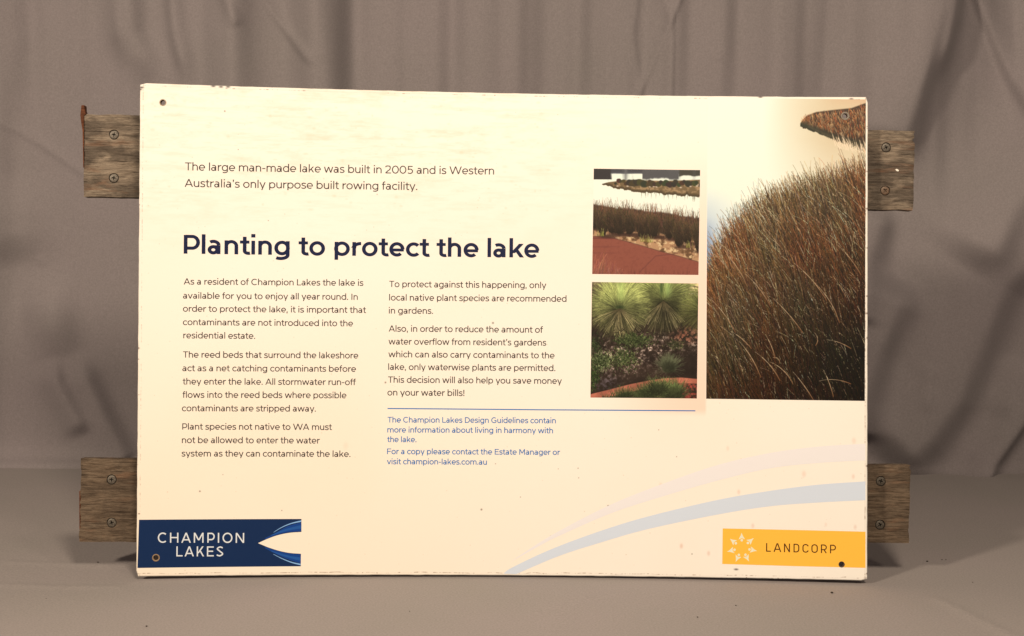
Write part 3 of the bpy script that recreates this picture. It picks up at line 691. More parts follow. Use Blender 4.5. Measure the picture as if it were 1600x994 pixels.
# --- big picture: reeds in a pale lake
def paint_reeds():
    p = Pic(1102, 150, 1358, 630, 3.0, 11); r = p.r; X, Y = p.X, p.Y
    p.a[:] = (255, 249, 216)
    n1 = p.n(4, 7, 1)
    p.fill(soft(1150, 1320, X - (Y - 150) * .1) * np.clip(1.35 - (Y - 150) / 190, 0, 1) * (.88 + .2 * (n1 - .5)), (222, 190, 142))
    p.fill(np.clip((X - 1280) / 80, 0, 1) * np.clip((172 - Y) / 26, 0, 1), (222, 164, 118))
    p.fill(np.clip((1225 - X) / 90, 0, 1) * np.clip((290 - Y) / 200, 0, 1) * .6, (255, 255, 240))
    p.fill(np.clip((1165 - X) / 70, 0, 1) * np.clip((Y - 285) / 90, 0, 1), (176, 186, 196))
    p.fill(np.clip((1122 - X) / 24, 0, 1) * np.clip((Y - 340) / 50, 0, 1), (120, 138, 160))
    # island
    topy = np.interp(X, [1248, 1254, 1262, 1275, 1300, 1330, 1358], [196, 186, 179, 174, 171, 168, 158])
    boty = np.interp(X, [1248, 1262, 1285, 1310, 1335, 1358], [198, 203, 212, 222, 229, 234]) + 5 * (p.n(34, 1, 2) - .5)
    isl = np.clip((Y - topy) / 2.0, 0, 1) * np.clip((boty - Y) / 1.6, 0, 1) * (X > 1250)
    p.fill(isl, (66, 44, 28))
    n = 620
    x = r.uniform(1254, 1358, n); f = r.uniform(0, 1, n); o = np.argsort(f); x = x[o]; f = f[o]
    tp = np.interp(x, [1254, 1262, 1275, 1300, 1330, 1358], [187, 179, 175, 172, 169, 160]); bt = np.interp(x, [1254, 1262, 1285, 1310, 1335, 1358], [198, 203, 212, 222, 229, 234])
    y = tp + 4 + (bt - tp - 4) * f * .72
    cc = vary(r, (186, 104, 52), n, .30); cc[r.random(n) < .36] = (250, 190, 124)
    p.blades(x, y + 5, r.normal(-8, 10, n), r.uniform(6, 13, n), r.normal(-6, 10, n), cc * .40, cc, 2.9)
    sh = np.clip((Y - (boty - 13)) / 8, 0, 1) * isl * np.clip((X - 1246) / 4, 0, 1) * .9
    p.fill(sh, (36, 40, 26))
    n = 420; x = r.uniform(1262, 1356, n); bt = np.interp(x, [1262, 1285, 1310, 1335, 1358], [200, 210, 219, 226, 230])
    p.blades(x, bt - 4, r.normal(172, 7, n), r.uniform(4, 12, n) * (x - 1240) / 90, np.zeros(n), (60, 52, 34), (84, 72, 48), 1.4)
    n = 60; x = r.uniform(1300, 1356, n)
    p.blades(x, np.interp(x, [1285, 1358], [222, 238]) + r.uniform(-3, 6, n), r.normal(-14, 6, n), r.uniform(8, 22, n), r.normal(-6, 8, n), (250, 220, 178), (236, 196, 148), 1.8)
    # reed bed: dark mass under its skyline
    sky = lambda x: np.interp(x, [1100, 1112, 1122, 1140, 1160, 1185, 1215, 1250, 1290, 1330, 1360], [432, 412, 388, 362, 342, 320, 300, 286, 274, 264, 254])
    n2 = p.n(60, 10, 5); n3 = p.n(5, 9, 6)
    top = sky(X) + 6
    p.fill(np.clip((Y - top) / 18, 0, 1), (74, 60, 42))
    dk = np.clip((Y - top - 20) / 260, 0, 1)
    p.fill(np.clip((Y - top) / 30, 0, 1) * (dk * .85 + .1), (32, 24, 18))
    # fringe against the water
    n = 900; x = r.uniform(1100, 1362, n); y = sky(x) + r.uniform(2, 26, n)
    cc = vary(r, (98, 80, 52), n, .3)
    p.blades(x, y + 10, r.normal(-6, 8, n), r.uniform(12, 34, n), r.normal(-6, 14, n), cc * .7, cc, 1.0)
    n = 260; x = r.uniform(1100, 1190, n)
    p.blades(x, sky(x) + r.uniform(8, 40, n), r.normal(-2, 9, n), r.uniform(14, 50, n), r.normal(-8, 16, n), (58, 58, 48), (92, 92, 84), .9)
    # the mass, back to front
    for layer in range(26):
        f = layer / 25.0; n = 620
        x = r.uniform(1095, 1392, n); y0 = sky(np.clip(x, 1100, 1360)); y = y0 + 26 + (648 - y0 - 20) * f + r.uniform(-12, 26, n)
        red = np.clip(.25 + .9 * (vnoise(64, 64, 5, 5, 900)[np.clip(((y - 250) / 6.5).astype(int), 0, 63), np.clip(((x - 1100) / 4.2).astype(int), 0, 63)]) - .25, 0, 1)
        cA = np.array((146, 118, 72)); cB = np.array((196, 98, 46))
        cc = cA * (1 - red[:, None]) + cB * red[:, None]
        depth = np.clip((y - y0 - 30) / 300, 0, 1)[:, None]; rt = np.clip((x - 1180) / 200, 0, 1)[:, None]
        k = r.random((n, 1))
        cc = cc * (1.16 - .66 * depth - .25 * rt * depth) * (.50 + .75 * k ** 1.6) + r.normal(0, 5, (n, 3))
        p.blades(x, y, r.normal(-9, 9, n), r.uniform(16, 52, n), r.normal(-12, 14, n), cc * .30, cc, 1.3 + r.random(n) * 1.4)
        # gaps of dark between
        m = 170; x = r.uniform(1095, 1380, m); y = sky(np.clip(x, 1100, 1360)) + 40 + (660 - 300) * f * r.uniform(.9, 1.1, m)
        p.blades(x, y, r.normal(-8, 12, m), r.uniform(8, 30, m), r.normal(-8, 10, m), (14, 10, 8), (32, 24, 16), 2.9)
        m = 60 if f < .5 else 64
        x = r.uniform(1095, 1400, m); y0 = sky(np.clip(x, 1100, 1360)); y = y0 + 40 + (655 - y0) * f + r.uniform(-8, 20, m)
        ll = vary(r, (255, 216, 160), m, .14) * (1.0 - .10 * f)
        p.blades(x, y, r.normal(-14, 8, m), r.uniform(26, 70, m), r.normal(-20, 20, m), ll * .35, ll, 1.4 + r.random(m) * 1.4)
    # single bright stalks
    for (x, y, a, l, b, w) in [(1175, 545, -38, 42, -24, 2), (1220, 595, -26, 60, -30, 2), (1292, 470, -30, 78, -22, 1.8), (1255, 520, -34, 70, -14, 1.8), (1205, 480, -26, 66, -24, 1.6), (1312, 505, -16, 70, -30, 1.6),
                            (1190, 590, -20, 66, -22, 2), (1240, 600, -24, 50, -44, 2), (1212, 560, -12, 40, -20, 2), (1105, 568, -12, 24, -30, 1.6), (1330, 545, -55, 40, -30, 1.4), (1275, 540, 40, 22, -90, 1.6), (1330, 600, -65, 50, -40, 1.3),
                            (1168, 448, -22, 60, -22, 1.6), (1150, 520, -26, 66, -22, 1.5), (1345, 430, -28, 60, -20, 1.3), (1303, 620, -14, 44, -12, 2), (1272, 625, -30, 54, -12, 2), (1219, 568, 12, 16, -120, 1.6)]:
        p.blades([x], [y], [a], [l], [b], np.array([(120, 76, 44)]), np.array([(250, 222, 172)]), w + .9)
    p.blur(1)
    return p
# --- small top picture: red path, tussocks, lake
def paint_path():
    p = Pic(924, 262, 1096, 431, 4.0, 12); r = p.r; X, Y = p.X, p.Y
    p.a[:] = (255, 250, 218)
    n1 = p.n(14, 3, 1); n2 = p.n(40, 40, 2)
    p.fill((Y < 270 + 2 * n1), (70, 66, 66)); p.fill(np.clip((Y - 268) / 2, 0, 1) * (Y < 272) * .5, (96, 92, 92))
    p.fill(np.clip((957 - X + 10 * (n1 - .5)) / 3, 0, 1) * (Y < 280.5), (52, 46, 44))
    p.fill((X > 1003) * np.clip((281 - Y + 8 * (n1 - .5)) / 3, 0, 1) * (X < 1060), (84, 80, 76)); p.fill((X > 1060) * np.clip((276 - Y + 6 * (n1 - .5)) / 2, 0, 1), (66, 62, 50))
    p.fill(np.clip(1 - np.abs(X - 977) / 4, 0, 1) * (Y < 282) * .8, (110, 104, 98)); p.fill(np.clip((n1 - .5) * 5, 0, 1) * (Y < 283) * .45, (90, 86, 82))
    # island with reflected rim
    tp = np.interp(X, [940, 950, 975, 1000, 1040, 1096], [287, 284, 281, 281, 282, 280]); bt = np.interp(X, [940, 962, 985, 1020, 1060, 1096], [288, 295, 299, 302, 306, 309]) + 7 * (p.n(30, 2, 3) - .5)
    m = np.clip((Y - tp) / 1.2, 0, 1) * np.clip((bt - Y) / 1, 0, 1) * (X > 940)
    p.fill(m, (120, 94, 60))
    p.fill(m * np.clip((n2 - .5) * 6, 0, 1), (168, 132, 90)); p.fill(m * np.clip((Y - bt + 6) / 3, 0, 1), (84, 66, 42))
    for i in range(34):
        x = 962 + i * 4.1 + r.uniform(-1.5, 1.5); y = 284 + r.uniform(-2.5, 3) + (x - 960) * .02; R = r.uniform(2.4, 5) * (0.7 + .4 * (x > 980))
        q = np.clip(1.3 - np.hypot((X - x) / R, (Y - y) / (R * .9)) + .7 * (n2 - .5), 0, 1); p.fill(np.clip(q * 3, 0, 1), (58 + r.uniform(-14, 22), 50 + r.uniform(-10, 18), 34))
        if r.random() < .5:
            x += 3; q = np.clip(1.2 - np.hypot((X - x) / 2.2, (Y - y - 4) / 1.3), 0, 1); p.fill(q, (226, 196, 164))
    for i in range(26):
        x = 995 + r.uniform(0, 100); p.blades([x], [np.interp(x, [985, 1096], [298, 306])], [180], [r.uniform(3, 11)], [0], np.array([(70, 62, 40)]), np.array([(140, 124, 88)]), 2)
    # ground strip and red path
    edge = np.interp(X, [924, 950, 975, 1000, 1030, 1060, 1094], [369, 370, 376, 383, 392, 400, 410])
    p.fill(np.clip((Y - (352 + (X - 924) * .10)) / 2, 0, 1), (190, 140, 96)); 
    p.fill(np.clip((Y - 352) / 2, 0, 1) * np.clip((p.n(20, 26, 4) - .5) * 7, 0, 1) * (Y > 350 + (X - 924) * .1), (110, 76, 48)); p.fill((Y > 358 + (X - 924) * .14) * np.clip((n2 - .56) * 8, 0, 1), (226, 186, 132))
    p.fill(np.clip((Y - edge) / .8, 0, 1), (148, 80, 60)); p.fill(np.clip((Y - edge) / .8, 0, 1) * np.clip((p.n(60, 60, 6) - .5) * 3, 0, 1) * .3, (118, 60, 46))
    p.fill(np.clip(1 - np.abs(Y - edge) / 1.1, 0, 1) * .8, (84, 48, 38))
    for y0, s0, k in [(372, 0.01, .7), (386, -.02, .25), (395, .01, .2)]:
        p.fill(np.clip(1 - np.abs(Y - y0 - s0 * (X - 924) - 2 * (n1 - .5)) / 2, 0, 1) * np.clip((975 - X) / 20, 0, 1) * k, (96, 48, 44))
    for a, b in [((1000, 425), (1025, 400)), ((1025, 400), (1060, 396))]:
        d = np.abs((X - a[0]) * (b[1] - a[1]) - (Y - a[1]) * (b[0] - a[0])) / math.hypot(b[0] - a[0], b[1] - a[1]); p.fill(np.clip(1.2 - d, 0, 1) * (X > a[0]) * (X < b[0]) * .5, (100, 52, 46))
    # tussocks
    T = [(929, 357, 20, 34), (942, 368, 15, 40), (957, 364, 16, 42), (968, 366, 15, 44), (984, 366, 15, 38), (1003, 370, 16, 38), (1012, 368, 14, 36), (1022, 370, 14, 36), (1046, 373, 15, 38), (1061, 385, 14, 44), (1074, 380, 12, 34), (1091, 392, 10, 50)]
    p.fill(np.clip((Y - (318 + (X - 924) * .125 + 8 * (p.n(9, 1, 9) - .5))) / 3, 0, 1) * np.clip(((352 + (X - 924) * .135) - Y) / 3, 0, 1), (66, 48, 34))
    for (x, y, w, h) in [(933, 345, 18, 16), (965, 345, 24, 18), (1000, 350, 26, 18), (1035, 353, 26, 16), (1075, 357, 26, 16)]:
        n = 260; cc = vary(r, (112, 76, 52), n, .25); p.blades(x + r.uniform(-w, w, n), y + r.uniform(-4, 14, n), r.normal(0, 9, n), r.uniform(14, 34, n), r.normal(0, 10, n), cc * .6, cc, 2)
    for (x, y, w, h) in T:
        p.fill(np.clip((1 - np.hypot((X - x) / (w * (.42 + .42 * np.clip((y - Y) / h, 0, 1))), (Y - (y - h * .40)) / (h * .50))) * 5, 0, 1), (44, 32, 22))
        p.fill(np.clip(1.5 - np.hypot((X - x - 8) / 14, (Y - y - 1) / 3), 0, 1) * (Y > y - 2) * .8, (62, 38, 28))
        n = 420; cc = vary(r, (84, 66, 40), n, .25); cc[r.random(n) < .25] = (122, 80, 54)
        p.blades(x + r.normal(0, w * .22, n), y - r.uniform(0, h * .45, n), r.normal(0, 12, n) , r.uniform(h * .35, h * .62, n), r.normal(0, 14, n), (36, 26, 18), cc, 1.8)
    for x in (938, 1006, 1078, 1015): p.blades(x + r.uniform(-6, 6, 14), np.full(14, 372.) - 4 + (x - 930) * .13, r.normal(0, 8, 14), r.uniform(6, 14, 14), np.zeros(14), (130, 120, 50), (168, 160, 84), 1.5)
    n = 130; x = 924 + r.uniform(0, 48, n) ** 1.0; cc = vary(r, (184, 110, 84), n, .15); p.blades(x, r.uniform(424, 436, n), r.normal(6, 13, n), r.uniform(10, 40, n) * np.clip((985 - x) / 50, .3, 1), r.normal(10, 16, n), cc * .75, cc, 1.6)
    n = 60; x = r.uniform(970, 1094, n); p.blades(x, r.uniform(426, 436, n), r.normal(4, 10, n), r.uniform(4, 16, n), r.normal(0, 12, n), (110, 56, 44), (134, 74, 56), 1.2)
    p.blur(2)
    return p
# --- small lower picture: grass trees and a kerb
def paint_garden():
    p = Pic(921, 439, 1093, 624, 4.0, 13); r = p.r; X, Y = p.X, p.Y
    n1 = p.n(8, 8, 1); n2 = p.n(46, 46, 2, 5, .7)
    p.a[:] = (48, 34, 24)
    p.fill(np.clip((478 - Y + 10 * n1) / 20, 0, 1), (150, 148, 78)); p.fill(np.clip((X - 1040) / 30, 0, 1) * np.clip((478 - Y) / 20, 0, 1), (216, 186, 116))
    p.fill(np.clip((470 - Y) / 16, 0, 1) * np.clip((n1 - .45) * 5, 0, 1) * .7, (88, 92, 40))
    mul = np.clip(1 - np.abs(Y - (566 - (X - 921) * .20)) / 46, 0, 1) * (Y > 515)
    p.fill(mul * np.clip((n2 - .44) * 4, 0, 1), (128, 100, 82)); p.fill(mul * np.clip((n2 - .6) * 7, 0, 1), (196, 164, 132))
    # fence rails and post
    for a, b, w in [((1060, 442.5), (1093, 449.5), 1.2), ((1050, 450), (1093, 462), .7), ((1050, 463), (1093, 470), .7)]:
        d = np.abs((X - a[0]) * (b[1] - a[1]) - (Y - a[1]) * (b[0] - a[0])) / math.hypot(b[0] - a[0], b[1] - a[1]); p.fill(np.clip(w + .3 - d, 0, 1) * (X > a[0]), (96, 78, 52) if w > 1 else (226, 206, 160))
    p.fill(np.clip(1.8 - np.abs(X - (1075 - (Y - 446) * .12)), 0, 1) * (Y > 446) * (Y < 482), (110, 96, 52))
    p.fill(np.clip(1.1 - np.hypot((X - 930) / 22, (Y - 448) / 14), 0, 1) * 2, (70, 50, 32))
    n = 500; p.blades(r.uniform(915, 950, n), r.uniform(446, 470, n), r.normal(30, 40, n), r.uniform(6, 20, n), r.normal(0, 20, n), (70, 54, 34), (150, 130, 84), 1.2)
    def tree(cx, cy, R, n, lo, hi, seed):
        a = r.uniform(-180, 180, n); ln = R * r.uniform(.55, 1.0, n); o = np.argsort(-np.abs(a)); a = a[o]; ln = ln[o]
        up = np.clip(np.cos(np.radians(a)), -1, 1)[:, None]
        cc = np.array(lo) * (1 - (up + 1) / 2) + np.array(hi) * ((up + 1) / 2); cc = cc * (.55 + .75 * r.random((n, 1)))
        bend = np.sign(a) * r.uniform(4, 30, n)
        p.blades(np.full(n, cx) + r.normal(0, 2.5, n), np.full(n, cy) + r.normal(0, 2.5, n), a, ln, bend, cc * .50, cc, 1 + (r.random(n) > .5))
    p.fill(np.clip(1.2 - np.hypot((X - 966) / 40, (Y - 498) / 34), 0, 1) * 1.5 * (Y > 478), (40, 32, 20)); p.fill(np.clip(1.2 - np.hypot((X - 1036) / 36, (Y - 490) / 36), 0, 1) * 1.5 * (Y > 470), (44, 36, 22))
    tree(1037, 464, 58, 2400, (66, 58, 32), (186, 188, 88), 1); tree(966, 480, 52, 2500, (70, 62, 34), (190, 190, 92), 2)
    tree(1100, 488, 44, 900, (84, 74, 36), (120, 120, 52), 3)
    p.fill(np.clip(1 - np.abs(X - 970) / 9, 0, 1) * np.clip((474 - Y) / 10, 0, 1) * .7, (164, 178, 84)); p.fill(np.clip(1 - np.abs(X - 1043) / 9, 0, 1) * np.clip((468 - Y) / 12, 0, 1) * .6, (150, 172, 84))
    p.fill(np.clip(1 - np.abs(X - 1033) / 4, 0, 1) * np.clip((466 - Y) / 12, 0, 1) * .8, (44, 60, 26)); p.fill(np.clip(1.1 - np.hypot((X - 968) / 9, (Y - 480) / 4), 0, 1) * .8, (40, 52, 24))
    n = 60; a = r.uniform(110, 250, n); p.blades(np.full(n, 968.), np.full(n, 482.), a, r.uniform(26, 54, n), r.normal(0, 10, n), (70, 58, 32), (206, 178, 112), 1.1)
    n = 44; a = r.uniform(130, 230, n); p.blades(np.full(n, 1036.), np.full(n, 470.), a, r.uniform(26, 54, n), r.normal(0, 10, n), (70, 58, 32), (200, 172, 110), 1.1)
    n = 160; x = r.uniform(921, 1093, n); y = r.uniform(516, 548, n); p.blades(x, y, r.normal(0, 60, n), r.uniform(4, 16, n), r.normal(0, 20, n), (26, 20, 13), (52, 42, 24), 2.4)
    # red litter at right and dark shade
    p.fill(np.clip(1.2 - np.hypot((X - 1072) / 26, (Y - 525) / 14), 0, 1) * np.clip((n2 - .42) * 5, 0, 1), (150, 84, 54))
    p.fill(np.clip(1.25 - np.hypot((X - 1078) / 36, (Y - 562) / 26), 0, 1) * .9, (36, 26, 18)); p.fill(np.clip(1.2 - np.hypot((X - 948) / 22, (Y - 598) / 14), 0, 1) * np.clip((n2 - .4) * 4, 0, 1) * .5, (110, 92, 96))
    def leafy(cx, cy, rx, ry, n, col, hi):
        x = cx + r.normal(0, rx * .45, n); y = cy + r.normal(0, ry * .45, n); o = np.argsort(y); x = x[o]; y = y[o]
        cc = np.where(r.random((n, 1)) < .4, np.array(hi), np.array(col)) * (.6 + .6 * r.random((n, 1)))
        p.blades(x, y, r.uniform(-70, 70, n), r.uniform(2, 5, n), r.normal(0, 20, n), cc * .5, cc, 2.6)
    for a in [(990, 533, 30, 12, 700, (72, 84, 36), (142, 150, 74)), (940, 566, 22, 16, 620, (70, 84, 34), (170, 174, 100)), (976, 560, 22, 18, 520, (64, 78, 32), (146, 150, 78)), (928, 590, 10, 22, 260, (50, 72, 26), (104, 124, 50)), (930, 540, 10, 20, 200, (50, 60, 28), (100, 116, 54)), (1056, 540, 14, 8, 160, (70, 68, 36), (116, 110, 58))]: leafy(*a)
    n = 500; a = r.normal(0, 38, n); p.blades(np.full(n, 1045.) + r.normal(0, 4, n), np.full(n, 577.) + r.normal(0, 3, n), a, r.uniform(10, 26, n), r.normal(0, 10, n), (40, 38, 22), (104, 104, 66), 1.2)
    # terracotta kerb
    ky = np.interp(X, [921, 950, 985, 1015, 1040, 1065, 1093], [616, 609, 600, 594, 590.5, 589.5, 592]); th = np.interp(X, [921, 985, 1040, 1093], [10, 12, 10, 7])
    p.fill(np.clip(Y - ky, 0, 1), (186, 96, 66)); p.fill(np.clip(Y - ky, 0, 1) * np.clip((n2 - .5) * 3, 0, 1) * .4, (140, 70, 50)); p.fill(np.clip((Y - ky - th) / 1.5, 0, 1), (56, 40, 26))
    p.fill((X > 1060) * np.clip((Y - ky - th) / 1.5, 0, 1) * np.clip((n2 - .42) * 5, 0, 1), (176, 66, 48))
    for cx, cy, R, n in [(1050, 622, 30, 700), (1010, 624, 24, 500), (975, 626, 22, 260), (950, 628, 12, 90), (1028, 612, 22, 300)]:
        a = r.normal(0, 38, n); k = r.random((n, 1)); p.blades(np.full(n, float(cx)) + r.normal(0, 6, n), np.full(n, float(cy)) + r.normal(0, 3, n), a, R * r.uniform(.5, 1.1, n), r.normal(0, 14, n), (30, 30, 16), np.array((92, 100, 48)) * (.5 + .9 * k), 1.5)
    g_ = p.a.mean(2, keepdims=True); p.a = g_ + (p.a - g_) * .86; p.a = p.a * (.80 + .70 * fbm(p.h, p.w, 9, 9, 77, 4)[..., None]); p.blur(2)
    return p
def picture(name, p, corners, label, holes=()):
    """corners TL, TR, BR, BL in layout px; the print follows the bowed board"""
    im_ = p.image(name); m, t = image_mat(name + '_print', im_, .36, .2)
    uvn_ = N(m, 'ShaderNodeUVMap'); L(m, uvn_.outputs['UV'], t.inputs['Vector'])
    bm = outline([[B(*c) for c in corners]] + list(holes))
    q = [B(p.x0, p.y0 + p.h / p.ss), B(p.x0 + p.w / p.ss, p.y0 + p.h / p.ss), B(p.x0, p.y0), B(p.x0 + p.w / p.ss, p.y0)]
    x0_ = (q[0][0] + q[2][0]) / 2; x1_ = (q[1][0] + q[3][0]) / 2
    X_ = math.ceil(min(v.co.x for v in bm.verts) / .01)
    while X_ * .01 < max(v.co.x for v in bm.verts):
        bmesh.ops.bisect_plane(bm, geom=bm.verts[:] + bm.edges[:] + bm.faces[:], plane_co=(X_ * .01, 0, 0), plane_no=(1, 0, 0), dist=1e-6); X_ += 1
    ul = bm.loops.layers.uv.new('UVMap')
    for f in bm.faces:
        for l in f.loops:
            u = (l.vert.co.x - x0_) / (x1_ - x0_); zb = q[0][1] * (1 - u) + q[1][1] * u; zt = q[2][1] * (1 - u) + q[3][1] * u
            l[ul].uv = (u, (l.vert.co.z - zb) / (zt - zb))
    for v in bm.verts: v.co = Vector(S(v.co.x, v.co.z, .00008))
    o = finish(name, bm, m, board); o['label'] = label
    return o
picture('photo_print', paint_reeds(), [(1105.6, 152.2), (1352.8, 155.6), (1351.2, 626.6), (1103.4, 623.2)], 'tall picture of brown reeds in a pale lake', [circ(HOLES[1], HR * 1.15)])
picture('photo_print', paint_path(), [(927.8, 263.6), (1094, 265.9), (1091.3, 429.7), (925.3, 428.3)], 'square picture of a red path beside dark tussocks and water')
picture('photo_print', paint_garden(), [(925, 440.7), (1091.3, 443.1), (1088.8, 622.8), (922.6, 621.3)], 'square picture of two grass trees above a terracotta kerb')

# ---------------------------------------------------------------- wooden battens behind the board
SMi = np.array(SM.inverted())
BATY = 0.0315
def Bp(x, y, ly=BATY):
    d = cF + cR * (x - 800) / FPX + cU * (497 - y) / FPX
    o = SMi[:3, :3] @ cC + SMi[:3, 3]; d = SMi[:3, :3] @ d
    t = (ly - o[1]) / d[1]; P = o + d * t
    return float(P[0]), float(P[2])
def wood(name, dark, mid, light, red, seed, amt=1.0):
    m = mat(name, mid, .85, spec=.2); b = m.node_tree.nodes['Principled BSDF']
    tc = N(m, 'ShaderNodeTexCoord')
    def noise(sc, vec, det=6, rg=.65, off=0.0):
        mp = N(m, 'ShaderNodeMapping'); mp.inputs['Scale'].default_value = vec; mp.inputs['Location'].default_value = (seed * 3.7 + off, off, seed * 1.3)
        n = N(m, 'ShaderNodeTexNoise'); n.inputs['Scale'].default_value = sc; n.inputs['Detail'].default_value = det; n.inputs['Roughness'].default_value = rg
        n.inputs['Distortion'].default_value = .35
        L(m, tc.outputs['Object'], mp.inputs['Vector']); L(m, mp.outputs['Vector'], n.inputs['Vector']); return n
    def ramp(n, stops):
        r = N(m, 'ShaderNodeValToRGB'); e = r.color_ramp.elements
        while len(e) < len(stops): e.new(.5)
        for el, (p_, c_) in zip(e, stops): el.position = p_; el.color = (*c_, 1) if len(c_) == 3 else c_
        L(m, n.outputs['Fac'], r.inputs['Fac']); return r
    grain = noise(6, (6, 6, 95)); fine = noise(10, (14, 14, 240), 4, .7, 3); blot = noise(22, (1, 1, 2.2), 4, .6, 7); redn = noise(16, (1, 1, 5), 4, .6, 13)
    r1 = ramp(grain, [(.30, dark), (.43, mid), (.66, light)])
    r2 = ramp(fine, [(.38, (.55, .55, .55)), (.52, (1.05, 1.05, 1.05))])
    mu = N(m, 'ShaderNodeMix', data_type='RGBA', blend_type='MULTIPLY'); mu.inputs['Factor'].default_value = .8
    L(m, r1.outputs['Color'], mu.inputs['A']); L(m, r2.outputs['Color'], mu.inputs['B'])
    crack = noise(9, (5, 5, 330), 3, .75, 21); rc = ramp(crack, [(.36, (.22, .20, .19)), (.43, (1, 1, 1))])
    mc = N(m, 'ShaderNodeMix', data_type='RGBA', blend_type='MULTIPLY'); mc.inputs['Factor'].default_value = .85
    L(m, mu.outputs['Result'], mc.inputs['A']); L(m, rc.outputs['Color'], mc.inputs['B'])
    r3 = ramp(blot, [(.44, (.38, .38, .40)), (.56, (1.05, 1.05, 1.05))])
    mb = N(m, 'ShaderNodeMix', data_type='RGBA', blend_type='MULTIPLY'); mb.inputs['Factor'].default_value = .75 * amt
    L(m, mc.outputs['Result'], mb.inputs['A']); L(m, r3.outputs['Color'], mb.inputs['B'])
    r4 = ramp(redn, [(.58, (0, 0, 0)), (.72, (.45, .45, .45))])
    mr_ = N(m, 'ShaderNodeMix', data_type='RGBA'); L(m, r4.outputs['Color'], mr_.inputs['Factor']); L(m, mb.outputs['Result'], mr_.inputs['A']); mr_.inputs['B'].default_value = (*red, 1)
    L(m, mr_.outputs['Result'], b.inputs['Base Color'])
    bp_ = N(m, 'ShaderNodeBump'); bp_.inputs['Strength'].default_value = .7; bp_.inputs['Distance'].default_value = .0011
    ad = N(m, 'ShaderNodeMath', operation='ADD'); L(m, grain.outputs['Fac'], ad.inputs[0]); L(m, fine.outputs['Fac'], ad.inputs[1])
    L(m, ad.outputs[0], bp_.inputs['Height']); L(m, bp_.outputs['Normal'], b.inputs['Normal'])
    return m
W_TOP = wood('weathered_grey_timber', (.055, .043, .034), (.180, .145, .116), (.280, .234, .190), (.20, .10, .06), 2)
W_LOW = wood('weathered_brown_timber', (.042, .029, .021), (.120, .087, .063), (.175, .135, .101), (.17, .085, .05), 9, .6)
SCREW_R = .0062
M_SEAT = mat('grimy_shaded_screw_seat', (.030, .021, .015), .9)  # dark colour for dirt in the ring and for the recess's shade
M_SLOT = mat('shaded_cross_slot', (.018, .014, .011), .9)  # shade of the sunk cross put into its colour
